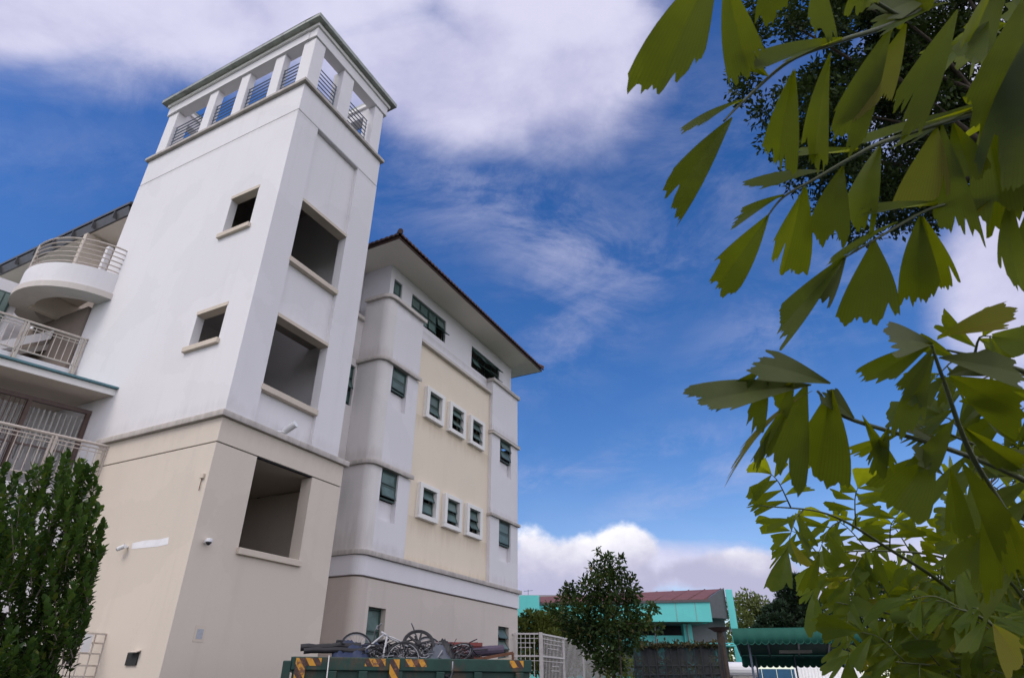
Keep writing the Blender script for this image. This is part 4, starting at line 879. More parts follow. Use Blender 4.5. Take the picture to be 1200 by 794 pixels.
b = TB(); b.box(at_y(600, 720, 42.6).x - 3, at_y(632, 700, 42.6).x, 42.6, 46, 0, at_y(620, 697, 42.6).z); b.build('end_block', m_turq, tb, .02)
q = at_y(619, 697, 44); b = TB(); b.tube([q, q + Vector((0, 0, .35))], .02, 6); b.tube([q + Vector((-.3, 0, .25)), q + Vector((.3, 0, .3))], .015, 6); b.build('antenna', m_rail, tb)

# ================================================================== MESH HOARDING, LAMP PILLAR, AWNING
HD = 30.0
hA, hB = atf(742, 757, HD), atf(849, 756, HD - 1)
t = thing('mesh_hoarding', 'dark netting hoarding on steel posts in front of the turquoise building', 'fence', (hA.x, hA.y, 0))
hz_ = hA.z; hv = Vector((hB.x - hA.x, hB.y - hA.y, 0)); hl = hv.length; hu = hv.normalized()
def HP(s, z, o_=0): return Vector((hA.x, hA.y, 0)) + hu * s + Vector((0, o_, z))
b = MB(t.location)
for k in range(13): b.tube([HP(hl * k / 12, 0), HP(hl * k / 12 + random.uniform(-.05, .05), hz_ - (.55 if k % 3 == 1 else 0))], .030, 6)
b.tube([HP(0, hz_), HP(hl, hz_)], .028, 6); b.tube([HP(0, 2.0), HP(hl, 2.05)], .022, 6); b.tube([HP(0, 1.75), HP(hl, 1.72)], .018, 6); b.tube([HP(0, 2.35), HP(hl, 2.35)], .018, 6); b.build('post', m_mesh, t)
m, tt, bb_, oo = mat('open netting'); vv = tt.nodes.new('ShaderNodeTexCoord').outputs['Object']
bb_.inputs['Base Color'].default_value = (.03, .033, .037, 1); bb_.inputs['Roughness'].default_value = .9
trn = tt.nodes.new('ShaderNodeBsdfTransparent'); mxx = tt.nodes.new('ShaderNodeMixShader'); tt.links.new(tmap(tt, tnoise(tt, vv, 2.0, 6, .7), .35, .6, .80, .97), mxx.inputs[0]); tt.links.new(trn.outputs[0], mxx.inputs[1]); tt.links.new(bb_.outputs[0], mxx.inputs[2]); tt.links.new(mxx.outputs[0], oo.inputs[0])
V = []; n_ = 40
for i in range(n_ + 1):
    for z in (.2, 1.0, 1.9, hz_): V.append(HP(hl * i / n_, z, .06 + .04 * math.sin(i * 1.3 + z)) - t.location)
F = [(i * 4 + k, (i + 1) * 4 + k, (i + 1) * 4 + k + 1, i * 4 + k + 1) for i in range(n_) for k in range(3)]
raw('netting', V, F, m, t, True)
def cards(name, C, L, Wd, m, parent=None, up=.3, fold=False, off=(0, 0, 0)):
    C = np.asarray(C); n = len(C); A = rnd_dir(n); A[:, 2] += up; Nn = rnd_dir(n); Nn[:, 2] += .8
    V, F = leaf_cards(C - np.array(off), A, Nn, L * rng.uniform(.7, 1.3, n), Wd * rng.uniform(.7, 1.3, n), fold); return raw(name, V, F, m, parent)
C = [HP(rng.uniform(0, hl), hz_ + abs(rng.normal(0, .10)) - .06, rng.normal(0, .10)) for _ in range(700)]
o = cards('climbing_vine', C, .16, .09, m_vine); tag(o, 'dry creeper growing along the top of the dark netting', 'creeper')
# pillar with flat cap
c = atf(851, 794, 25); zt_ = atf(851, 735, 25).z
t = thing('lamp_pillar', 'weathered brown pillar with a flat cap lamp beside the green awning', 'pillar', (c.x, c.y, 0))
c0 = t.location
b = MB(c0); b.tube([(c.x - .03, c.y, 0), (c.x + .02, c.y, zt_ - .35), (c.x, c.y, zt_ - .12)], .17, 10, r1=.10); b.build('post', m_bark, t)
b = MB(c0); b.tube([(c.x, c.y, zt_ - .14), (c.x, c.y, zt_)], .17, 12, r1=.40); b.build('lamp_shade', m_brown, t)
b = MB(c0); b.tube([(c.x - .12, c.y - .18, 0), (c.x - .10, c.y - .18, zt_ - .5)], .035, 6); b.build('cable', m_black, t)
# awning
af0, af1 = atf(857, 737, 15), atf(1012, 735, 15); ar0, ar1 = atf(874, 776, 20.0), atf(990, 776, 20.0)
t = thing('canvas_awning', 'green canvas awning with scalloped white edged valance on thin poles', 'awning', (af0.x, af0.y, 0))
c0 = t.location
b = MB(c0); th = Vector((0, 0, .02)); b.hexa([af0, af1, ar1 + Vector((.4, 0, .2)), ar0 + Vector((-.1, 0, .2))], [af0 + th, af1 + th, ar1 + Vector((.4, 0, .22)), ar0 + Vector((-.1, 0, .22))]); b.build('canopy', m_awn, t)
def valance(A, B, h, n, y_):
    V = []; F = []
    k = n * 10
    for i in range(k + 1):
        p = A + (B - A) * (i / k); s = abs(math.sin(math.pi * n * i / k)) ** .6
        wv = .006 * math.sin(i * .37)
        V += [p + Vector((0, y_ + .0, .02)) - c0, p + Vector((0, y_ + wv, -h * .5)) - c0, p + Vector((0, y_ + wv * 2, -h * (.80 + .20 * s))) - c0]
    F = [(i * 3 + q, (i + 1) * 3 + q, (i + 1) * 3 + q + 1, i * 3 + q + 1) for i in range(k) for q in range(2)]
    o = raw('valance', V, F, m_awn, t, True); e = o.modifiers.new('solid', 'SOLIDIFY'); e.thickness = .006
    bb = MB(c0); pts = [Vector(V[i * 3 + 2]) + c0 + Vector((0, 0, -.003)) for i in range(k + 1)]; bb.tube(pts, .011, 5); bb.build('piping', m_trimw if y_ > 1 else m_awn, o)
valance(af0, af1, .30, 19, -.02); valance(ar0 + Vector((-.1, 0, .19)), ar1 + Vector((.4, 0, .19)), .30, 19, .02)
valance(af1, ar1 + Vector((.4, 0, .2)), .30, 16, 0.)
b = MB(c0)
for p in (af0 + Vector((.5, .5, 0)), af1 - Vector((.35, -.5, 0)), ar0 + Vector((.3, 0, .2)), ar1 + Vector((.2, 0, .2)), (ar0 + ar1) / 2 + Vector((0, 0, .2))): b = MB(c0); b.tube([(p.x, p.y, 0), (p.x, p.y, p.z)], .025, 8); b.build('pole', m_rail, t)
for k in range(5):
    f = k / 4; b = MB(c0); a = af0.lerp(af1, f) - Vector((0, 0, .02)); e = (ar0 + Vector((-.1, 0, .18))).lerp(ar1 + Vector((.4, 0, .18)), f); b.beam(a, e, .04, .05); b.build('rafter', m_rail, t)
b = MB(c0); q = af0.lerp(ar0, .45).lerp(af1.lerp(ar1, .45), .35); q2 = af0.lerp(ar0, .45).lerp(af1.lerp(ar1, .45), .62); q.z -= .12; q2.z -= .12; b.beam(q, q2, .10, .07); b.build('light_tube', m_strip, t)
# corrugated sheet, blue hoarding, grey tank
a, e = atf(930, 780, 22), atf(1008, 779, 22)
V = []; n_ = 160
for i in range(n_ + 1):
    p = a + (e - a) * (i / n_); y_ = .02 * math.sin(i * .8)
    V += [(p.x, p.y + y_, 0), (p.x, p.y + y_, a.z)]
o = raw('corrugated_sheet', V, [(2 * i, 2 * i + 2, 2 * i + 3, 2 * i + 1) for i in range(n_)], m_plas, None, True); tag(o, 'white corrugated sheet standing behind the green awning', 'sheet'); e_ = o.modifiers.new('solid', 'SOLIDIFY'); e_.thickness = .006
a, e = atf(858, 783, 33), atf(945, 783, 33)
t = thing('blue_hoarding', 'blue panel hoarding low behind the green awning', 'fence', (a.x, a.y, 0))
for k in range(5):
    x0_ = a.x + (e.x - a.x) * k / 5; x1_ = a.x + (e.x - a.x) * (k + 1) / 5 - .04; b = MB(t.location); b.box(x0_, x1_, a.y, a.y + .05, .1, a.z); b.build('panel', m_bluep, t)
c = atf(866, 781, 31); t = thing('water_tank', 'grey round water tank lying beside the brown pillar', 'tank', (c.x, c.y, 0))
b = MB(t.location); b.tube([(c.x - .55, c.y, c.z - .1), (c.x + .75, c.y, c.z - .1)], .30, 16); b.build('drum', m_plas, t); b = MB(t.location); b.box(c.x - .4, c.x + .6, c.y - .2, c.y + .2, 0, c.z - .35); b.build('stand', m_concrete, t)

# ================================================================== TREES
def limb(mb, a, b_, r0, r1, n=6, wob=.08):
    a = Vector(a); b_ = Vector(b_); L = (b_ - a).length; pts = []
    for k in range(6):
        f = k / 5; p = a.lerp(b_, f) + Vector((random.uniform(-1, 1), random.uniform(-1, 1), 0)) * wob * L * (0 < k < 5) * .5 + Vector((0, 0, .12 * L * math.sin(math.pi * f)))
        pts.append(p)
    mb.tube(pts, r0, n, r1=r1)
def clumps_tree(name, label, cat, base, fork, clumps, m, leaf=(.13, .06), per=160, trunk=.10, group=None, up=.25, fold=False, flat=1., top=None, hollow=.35, limbs=999):
    """clumps: list of (Vector, radius). Trunk from base to fork, a limb to most clumps, leaves through each clump's volume"""
    t = thing(name, label, cat, (base[0], base[1], 0), group=group); off = Vector((base[0], base[1], 0))
    b = MB(off); fork = Vector(fork); base = Vector(base)
    pts = [base.lerp(fork, k / 5) + Vector((random.uniform(-1, 1), random.uniform(-1, 1), 0)) * trunk * .6 * (k > 0) for k in range(6)]
    b.tube(pts, trunk, 8, r1=trunk * .55)
    if top is not None: b.tube([pts[-1], pts[-1].lerp(Vector(top), .5) + Vector((trunk * .5, 0, 0)), Vector(top)], trunk * .55, 6, r1=trunk * .12)
    for c, r in clumps[:limbs]:
        s = pts[-1] if top is None else pts[-1].lerp(Vector(top), max(0, min(.9, (c.z - fork.z - r * .6) / max(.1, Vector(top).z - fork.z))))
        limb(b, s, c, trunk * .30, trunk * .06, 5)
    b.build('trunk', m_bark, t, smooth=True)
    Cs, As, Ns = [], [], []
    for c, r in clumps:
        n = int(per * r * r) + 12
        d = rnd_dir(n); rr = r * (hollow + (1 - hollow) * rng.random(n) ** .6)[:, None]; d2 = d * rr; d2[:, 2] *= flat
        Cs.append(np.array(c) + d2 - np.array(off)); a = d * .7 + rng.normal(size=(n, 3)) * .6; a[:, 2] += up - .1; As.append(a)
        nn = rng.normal(size=(n, 3)) * .6; nn[:, 2] += 1; Ns.append(nn)
    C, A, Nn = (np.concatenate(x) for x in (Cs, As, Ns))
    V, F = leaf_cards(C, A, Nn, leaf[0] * rng.uniform(.65, 1.3, len(C)), leaf[1] * rng.uniform(.7, 1.3, len(C)), fold)
    raw('crown', V, F, m, t); return t
def pxclumps(lst, fwd, jit, scale=1.):
    out = []
    for (px, py, rp) in lst:
        y = fwd + random.uniform(-jit, jit); p = atf(px, py, y); out.append((p, rp * scale * (p - CAM).length / FPX * .9))
    return out
# young tree by the fence
lst = [(712, 655, 9), (700, 668, 12), (722, 668, 13), (712, 682, 18), (736, 684, 13), (692, 688, 16), (742, 697, 9), (668, 690, 9), (664, 702, 12), (678, 712, 16), (702, 708, 20), (728, 708, 20), (752, 716, 12), (766, 712, 7), (655, 716, 10),
       (664, 730, 13), (686, 734, 19), (712, 734, 22), (738, 733, 17), (756, 732, 9), (690, 754, 14), (712, 758, 18), (734, 754, 13), (704, 776, 12), (722, 778, 12), (748, 748, 8), (672, 744, 10), (644, 712, 6), (772, 736, 5), (700, 646, 4), (728, 654, 5)]
b0 = atf(722, 794, 20)
clumps_tree('young_tree', 'young bushy dark green tree standing in front of the white fence', 'tree', (b0.x, b0.y, 0), (b0.x - .05, b0.y, 2.3), pxclumps(lst, 20, .55, .98), m_small, (.14, .07), 1800, .075, top=atf(712, 664, 20), fold=True, hollow=.1)
b = MB(); p = atf(728, 794, 19.6); b.tube([(p.x, p.y, 0), (p.x + .02, p.y, 3.0)], .022, 6); o = b.build('tree_stake', m_bark); tag(o, 'thin wooden stake beside the young tree trunk', 'stake')
# hedge trees behind the fence
lst = [(612, 736, 16), (628, 728, 16), (646, 730, 16), (662, 738, 14), (632, 744, 18), (650, 750, 16), (612, 755, 16), (640, 768, 18), (665, 765, 16), (618, 720, 6), (672, 750, 12), (620, 775, 16), (652, 785, 16)]
b0 = atf(636, 794, 33); clumps_tree('bushy_tree', 'yellow green spreading bush rising behind the white fence', 'tree', (b0.x, b0.y, 0), (b0.x, b0.y, 1.6), pxclumps(lst, 33, .8), m_hedge, (.22, .11), 1500, .09, flat=.8, hollow=.1)
# pale tree and conifer beyond the awning
lst = [(862, 712, 14), (876, 706, 14), (890, 712, 14), (868, 726, 15), (886, 728, 15), (900, 722, 12), (880, 740, 14), (860, 740, 12), (862, 756, 13), (868, 772, 14), (884, 760, 14), (856, 786, 13)]
b0 = atf(880, 794, 75); clumps_tree('pale_tree', 'pale yellow green tree between the turquoise building and the dark conifer', 'tree', (b0.x, b0.y, 0), (b0.x, b0.y, 3), pxclumps(lst, 75, 2), m_pale, (.42, .22), 240, .2, hollow=.1)
lst = []
for k in range(9):
    y = 676 + k * 8; w = 6 + k * 5.2
    for i in range(2 + k // 2): lst.append((931 + (random.uniform(-1, 1) if k == 0 else (2 * (i + .5) / (2 + k // 2) - 1) * w + random.uniform(-3, 3)), y + random.uniform(-2, 2), 7 + k * .5))
b0 = atf(932, 794, 62); clumps_tree('conifer', 'dark layered conifer rising above the green awning', 'tree', (b0.x, b0.y, 0), (b0.x, b0.y, 2), pxclumps(lst, 62, 1.6), m_con, (.42, .14), 700, .22, top=atf(930, 674, 62), flat=.45)
lst = [(985, 722, 18), (1005, 705, 20), (1030, 700, 22), (1020, 728, 24), (1055, 690, 26), (1075, 715, 26), (1110, 700, 28), (1045, 745, 26), (1090, 745, 28), (1140, 720, 28), (1180, 715, 28), (985, 745, 18), (1020, 765, 22), (1070, 775, 24), (1130, 770, 26), (1180, 770, 28)]
b0 = atf(1065, 794, 55); clumps_tree('broad_tree', 'broad grey green tree beyond the awning seen through the lower palm', 'tree', (b0.x, b0.y, 0), (b0.x, b0.y, 2), pxclumps(lst, 55, 2), m_small, (.40, .20), 220, .3, hollow=.1)
lst = [(1190, 522, 9), (1182, 532, 8), (1198, 535, 10), (1205, 522, 9), (1190, 545, 9), (1212, 545, 12), (1200, 560, 12), (1215, 575, 14)]
b0 = atf(1200, 794, 30); clumps_tree('slender_tree', 'small dark round crown showing at the right edge above the lower palm', 'tree', (b0.x, b0.y, 0), (b0.x, b0.y, 8), pxclumps(lst, 30, .6), m_small, (.20, .11), 900, .14)
lst = [(590 + 26 * k, 776 + random.uniform(-4, 6), 12) for k in range(14)]
C = np.concatenate([np.array(atf(rng.uniform(640, 860), rng.uniform(770, 800), rng.uniform(34, 36)))[None] for _ in range(1500)]); o = cards('ground_plants', C, .28, .12, m_hedge); stuff(o); tag(o, 'low mixed plants behind the fence and netting', 'plants')
# big rain tree overhead at the right
cl_ = []
for k in range(230):
    d = rnd_dir(1)[0] * (random.random() ** .4); p = at(1068 + d[0] * 205, 62 + d[1] * 205, 19 + d[2] * 3.2)
    cl_.append((p, random.uniform(.35, .72)))
cl_ = [(p, r) for p, r in cl_]
for (px, py, r) in ((878, 40, .6), (872, 85, .6), (868, 108, .45), (895, 130, .55), (912, 165, .6), (935, 205, .6), (965, 240, .55), (990, 262, .5), (1012, 272, .5), (1050, 258, .5), (1090, 240, .5), (1118, 218, .5), (890, 12, .7), (1140, 185, .5), (940, 150, .7), (980, 200, .8), (1030, 220, .8), (1150, 150, .6)): cl_.append((at(px, py, 19 + random.uniform(-1, 1)), r))
tb0 = Vector((15.5, 12.5, 0))
clumps_tree('rain_tree', 'large dark tree whose crown hangs over the top right behind the palm leaves', 'tree', tb0, (15.0, 12.2, 11.0), cl_, m_big, (.18, .08), 850, .42, hollow=.0, up=0, limbs=26)

# leafy shrub at the left
SB = atf(14, 700, 6.6); sb = thing('leafy_shrub', 'tall glossy dark green shrub of upright shoots at the left edge', 'shrub', (SB.x, SB.y, 0))
soff = np.array((SB.x, SB.y, 0.))
def shoot(bx, by, tx, ty, fwd):
    return np.array(atf(bx, by, fwd)), np.array(atf(tx, ty, fwd))
shoots = []
edge = [(-30, 520), (8, 545), (18, 560), (45, 548), (62, 538), (80, 536), (95, 540), (108, 545), (112, 566), (114, 590), (118, 612), (112, 640), (116, 648), (110, 662), (98, 688), (90, 702), (84, 716), (72, 740), (68, 752), (62, 770), (104, 716), (100, 724), (64, 790), (56, 800)]
for (ex, ey) in edge:
    for k in range(3):
        tx, ty = ex + random.uniform(-7, 4), ey + random.uniform(-4, 8); shoots.append(shoot(tx - random.uniform(12, 34), ty + random.uniform(42, 75), tx, ty, 6.6 + random.uniform(-.35, .35)))
for k in range(430):
    ty = random.uniform(540, 810); xm = 112 if ty < 660 else 112 - (ty - 660) * .42
    tx = xm - 8 - random.random() ** 1.0 * (xm + 80); sh = random.uniform(-.75, .75) * math.sqrt(max(.05, 1 - ((tx - 10) / 115) ** 2)); 
    if ty < 585 - tx * .45 and random.random() < .8: continue
    shoots.append(shoot(tx - random.uniform(-16, 34), ty + random.uniform(34, 72), tx, ty, 6.6 + sh))
b = MB(soff); Cs, As, Ns = [], [], []
for p0, p1 in shoots:
    d = p1 - p0; L = np.linalg.norm(d); d = d / L; n = 28
    mid = (p0 + p1) / 2 + rng.normal(size=3) * .02; b.tube([p0, mid, p1], .006, 4, r1=.003)
    f = np.linspace(.12, 1, n)[:, None]; pos = p0 + (p1 - p0) * f; ang = np.arange(n) * 2.4 + rng.random() * 6
    s = unit(np.cross(d, np.array([.3, .9, .1]))); w = np.cross(s, d); rd = s * np.cos(ang)[:, None] + w * np.sin(ang)[:, None]
    Cs.append(pos - soff); As.append(rd * (1.05 - .6 * f) + d * (.55 + .5 * f)); Ns.append(d + rd * -.3 + rng.normal(size=(n, 3)) * .15)
b.build('stems', m_bark, sb)
C, A, Nn = (np.concatenate(x) for x in (Cs, As, Ns)); V, F = leaf_cards(C, A, Nn, .080 * rng.uniform(.5, 1.3, len(C)), .050 * rng.uniform(.7, 1.3, len(C)), True); raw('foliage', V, F, m_shrub, sb)
b = MB(soff); b.tube([(SB.x, SB.y, 0), (SB.x, SB.y, 1.2), (SB.x - .05, SB.y, 2.2)], .05, 8); b.build('trunk', m_bark, sb)

# ================================================================== FISHTAIL PALMS
class Frond:
    def __init__(self, off): self.V = []; self.F = []; self.A = []; self.off = np.array(off)
    def leaflet(self, B, T, Wd, nrm, droop=.10, skew=None, jag=.055, nt=9, nu=29, fold=0.05, curl=0., holes=True, curve=None):
        B = np.array(B, float); T = np.array(T, float); D = T - B; L = np.linalg.norm(D); d = D / L
        s = np.cross(d, np.array(nrm, float)); s /= max(1e-6, np.linalg.norm(s)); n = np.cross(s, d)
        skew = rng.choice([-1, 1]) * rng.uniform(.35, 1.0) if skew is None else skew
        curve = rng.uniform(-.10, .10) if curve is None else curve
        u = np.linspace(-1, 1, nu); te = 1.04 - .34 * (.5 - .5 * skew * u) - .06 * u * u + np.convolve(rng.normal(size=nu + 8), np.hanning(9) / 4, 'valid') * .085 + np.convolve(rng.normal(size=nu + 2), np.ones(3) / 3, 'valid') * jag * .75 + rng.normal(size=nu) * jag * .28
        for _ in range(rng.integers(0, 3)):
            c = rng.integers(3, nu - 3); q_ = rng.uniform(.06, .22); te[c] -= q_; te[c - 1] -= q_ * .4; te[c + 1] -= q_ * .35
        te = np.minimum(te, 1.12)
        t = np.linspace(0, 1, nt)[:, None]; tt = t * te[None, :]
        hw = Wd * .5 * (.04 + .96 * np.sin(np.clip(tt, 0, 1.1) * 1.6) ** 1.05)
        P = B + d * (tt * L)[..., None] + s * (hw * u[None, :] + curve * L * tt * tt)[..., None]
        pl = np.where(np.arange(nu) % 2, 1, -1)[None, :] * .004 * Wd * tt
        P = P + n * (fold * Wd * np.abs(u)[None, :] * 1.2 - curl * L * tt * tt + pl + .05 * L * np.sin(tt * 3) * rng.uniform(-.6, .6))[..., None]
        P[..., 2] -= droop * L * tt ** 2
        k = len(self.A); self.V.append(P.reshape(-1, 3) - self.off); self.A += list(np.repeat(u[None, :], nt, 0).ravel() * .5 + .5)
        i = np.arange(nt - 1)[:, None] * nu + np.arange(nu - 1)[None, :]; i = i.ravel() + k
        self.F.append(np.stack([i, i + 1, i + nu + 1, i + nu], 1))
    def build(self, m, parent, name='frond'):
        return raw(name, np.concatenate(self.V), np.concatenate(self.F), m, parent, True, self.A)
def poly3(pts): return [at(*p) for p in pts]
def along(P, f):
    L = [0]
    for a, b_ in zip(P, P[1:]): L.append(L[-1] + (b_ - a).length)
    x = f * L[-1]
    for i in range(len(P) - 1):
        if x <= L[i + 1] + 1e-9 or i == len(P) - 2:
            q = (x - L[i]) / max(1e-9, L[i + 1] - L[i]); return P[i].lerp(P[i + 1], q), (P[i + 1] - P[i]).normalized()
def smooth_poly(P, n=16):
    P = [P[0] * 2 - P[1]] + P + [P[-1] * 2 - P[-2]]; out = []
    for i in range(1, len(P) - 2):
        for k in range(n // 2):
            t = k / (n // 2); a, b_, c, d = P[i - 1], P[i], P[i + 1], P[i + 2]
            out.append(.5 * ((2 * b_) + (c - a) * t + (2 * a - 5 * b_ + 4 * c - d) * t * t + (3 * b_ - a - 3 * c + d) * t ** 3))
    out.append(P[-2]); return out

# near palm: hand placed leaflets (base px, tip px, width px, depth base, depth tip)
PB = Vector((2.35, 2.05, 0))
np_ = thing('fishtail_palm', 'close fishtail palm whose big ragged leaves hang across the upper right', 'palm', PB, group='fishtail palms')
b = MB(PB); b.tube(smooth_poly([Vector((2.35, 2.05, 0)), Vector((2.33, 2.0, 1.2)), Vector((2.25, 1.95, 2.4)), Vector((2.1, 1.8, 3.4))]), .055, 12, r1=.04); b.build('stem', m_rach, np_)
def stalk(pts, r0, r1, parent, off): b = MB(off); b.tube(smooth_poly(pts), r0, 8, r1=r1); return b.build('leaf_stalk', m_rach, parent, smooth=True)
def near_frond(rachis, pinnae, leaves, mname=m_palm, skylit=()):
    fr = Frond(PB)
    for lf in leaves:
        bx, by, tx, ty, w, d0, d1 = lf[:7]; nr = (CAM - at((bx + tx) / 2, (by + ty) / 2, d0)).normalized() + Vector(lf[7] if len(lf) > 7 else tuple(rng.normal(size=3) * .30))
        T = at(tx, ty, d1); B = at(bx, by, d0); L = (T - B).length
        fr.leaflet(B, T + (T - B) * .06 + Vector((0, 0, .05 * L)), w / FPX * (d0 + d1) / 2 * 1.04, nr, droop=.06, curl=rng.uniform(-.10, .24), fold=rng.uniform(-.02, .16), curve=lf[8] if len(lf) > 8 else None)
    o = fr.build(mname, np_)
    if skylit:
        for (bx, by, tx, ty, w, d0, d1) in skylit:
            fd = Frond(PB)
            nr = (CAM - at((bx + tx) / 2, (by + ty) / 2, d0)).normalized() * 1.0 + Vector((0, -.1, .45)); fd.leaflet(at(bx, by, d0), at(tx, ty, d1), w / FPX * d0, nr, droop=.12); fd.build(m_palm_skylit, o, 'upper_leaflet')
    for pp, r0, r1 in pinnae: stalk(poly3(pp), r0, r1, o, PB)
    if rachis: stalk(rachis, .016, .008, o, PB)
    return o
S1 = Vector((2.1, 1.8, 3.4))
A1 = [(1400, -60, 1.7), (1190, -45, 1.55), (1060, 22, 1.46), (985, 48, 1.42), (925, 72, 1.40), (872, 118, 1.38), (848, 142, 1.36)]
near_frond([S1, at(1480, -200, 2.0), at(1400, -60, 1.7)], [(A1, .008, .0022), ([(1060, 22, 1.46), (960, -30, 1.42), (846, -30, 1.36), (838, -35, 1.35)], .005, .002)], [
    (840, -45, 768, 100, 78, 1.35, 1.30, (0, 0, .1), -.03), (850, -30, 872, 96, 46, 1.37, 1.36), (858, 138, 786, 232, 44, 1.36, 1.33), (870, 119, 804, 146, 22, 1.38, 1.36, (0, 0, .9)),
    (985, 50, 876, 76, 40, 1.42, 1.36, (0, 0, .7)), (930, 84, 906, 198, 42, 1.40, 1.37), (975, 64, 944, 182, 34, 1.42, 1.38), (1046, 28, 992, 168, 50, 1.45, 1.40), (1062, 28, 1016, 150, 46, 1.46, 1.43),
    (1122, 12, 1066, 138, 46, 1.50, 1.44), (960, -40, 960, 44, 32, 1.42, 1.40), (905, -40, 905, 20, 40, 1.40, 1.38), (1158, 26, 1122, 74, 40, 1.52, 1.47, (0, 0, .5)), (1110, 4, 1010, 26, 36, 1.49, 1.44, (0, 0, .7)),
    (1205, -10, 1176, 150, 74, 1.55, 1.44), (1212, 30, 1168, 205, 66, 1.5, 1.40), (1230, 20, 1196, 160, 70, 1.5, 1.44), (1060, -30, 1082, 20, 60, 1.48, 1.46), (1020, -25, 1010, 12, 40, 1.45, 1.43), (900, 90, 860, 60, 26, 1.4, 1.37, (0, 0, .6)), (1180, -40, 1130, 70, 50, 1.56, 1.5)],
    skylit=[(1100, -10, 1020, 18, 40, 1.49, 1.46)])
B1 = [(1420, 120, 1.75), (1250, 108, 1.62), (1142, 133, 1.56), (1042, 164, 1.50), (1000, 184, 1.48), (955, 210, 1.46), (918, 231, 1.44), (896, 258, 1.43)]
near_frond([S1, at(1500, 0, 2.05), at(1420, 120, 1.75)], [(B1, .008, .002)], [
    (1138, 130, 1006, 168, 27, 1.56, 1.50, (0, 0, .8)), (1004, 178, 924, 184, 26, 1.48, 1.42, (0, 0, .8)), (966, 200, 884, 208, 27, 1.46, 1.40, (0, 0, .7)), (918, 230, 856, 252, 19, 1.44, 1.41, (0, 0, .6)), (900, 252, 846, 338, 44, 1.43, 1.40),
    (940, 220, 932, 318, 58, 1.45, 1.42), (1032, 168, 998, 258, 42, 1.50, 1.45), (988, 196, 962, 282, 46, 1.47, 1.43), (1098, 148, 1088, 248, 58, 1.54, 1.48), (1104, 146, 1124, 286, 46, 1.54, 1.46), (1152, 130, 1186, 252, 74, 1.57, 1.48), (1118, 146, 1142, 216, 42, 1.54, 1.5, (0, 0, .4)), (1190, 118, 1216, 262, 80, 1.58, 1.50), (1060, 156, 1044, 168, 30, 1.52, 1.47), (1180, 120, 1060, 150, 30, 1.58, 1.52, (0, 0, .8))])
C1 = [(1400, 260, 1.72), (1250, 222, 1.60), (1162, 234, 1.54), (1095, 243, 1.50), (1030, 278, 1.46), (988, 303, 1.44)]
near_frond([S1, at(1500, 180, 2.05), at(1400, 260, 1.72)], [(C1, .007, .002)], [
    (1098, 241, 1010, 246, 28, 1.50, 1.45, (0, 0, .8)), (1052, 262, 968, 294, 18, 1.47, 1.43, (0, 0, .9)), (1024, 280, 1024, 384, 66, 1.46, 1.43), (1078, 254, 1072, 352, 44, 1.49, 1.45), (1082, 254, 1104, 340, 40, 1.49, 1.46), (1186, 226, 1166, 352, 34, 1.55, 1.50, (0, 0, .1), -.22), (990, 302, 908, 386, 38, 1.44, 1.41), (1215, 226, 1206, 300, 30, 1.57, 1.54), (1164, 234, 1130, 252, 24, 1.54, 1.5, (0, 0, .8))],
    skylit=[(992, 300, 952, 352, 36, 1.44, 1.45)])
# middle near frond sweeping left across the sky
S2 = Vector((2.25, 1.95, 2.4))
D1 = [(1330, 640, 1.70), (1200, 562, 1.58), (1109, 525, 1.50), (990, 488, 1.42), (958, 458, 1.39)]
near_frond([S2, at(1480, 660, 2.0), at(1330, 640, 1.70)], [(D1, .009, .003)], [
    (946, 450, 905, 560, 62, 1.39, 1.37), (972, 456, 962, 566, 66, 1.40, 1.38), (892, 432, 834, 484, 26, 1.37, 1.33), (900, 436, 884, 506, 24, 1.37, 1.35), (930, 444, 912, 480, 26, 1.38, 1.36), (1010, 486, 1050, 560, 20, 1.43, 1.42), (1052, 508, 996, 540, 22, 1.45, 1.42), (1040, 500, 1020, 556, 28, 1.44, 1.42), (952, 458, 836, 528, 14, 1.39, 1.34), (930, 470, 890, 548, 16, 1.38, 1.36), (905, 500, 880, 548, 10, 1.37, 1.35)],
    skylit=[(950, 452, 790, 452, 44, 1.39, 1.30), (972, 450, 868, 416, 46, 1.40, 1.34), (1000, 490, 958, 452, 30, 1.42, 1.38), (1108, 524, 1056, 482, 18, 1.5, 1.45)])
E1 = [(1340, 900, 1.9), (1240, 740, 1.66), (1190, 622, 1.55), (1137, 530, 1.48), (1108, 452, 1.44), (1090, 400, 1.42)]
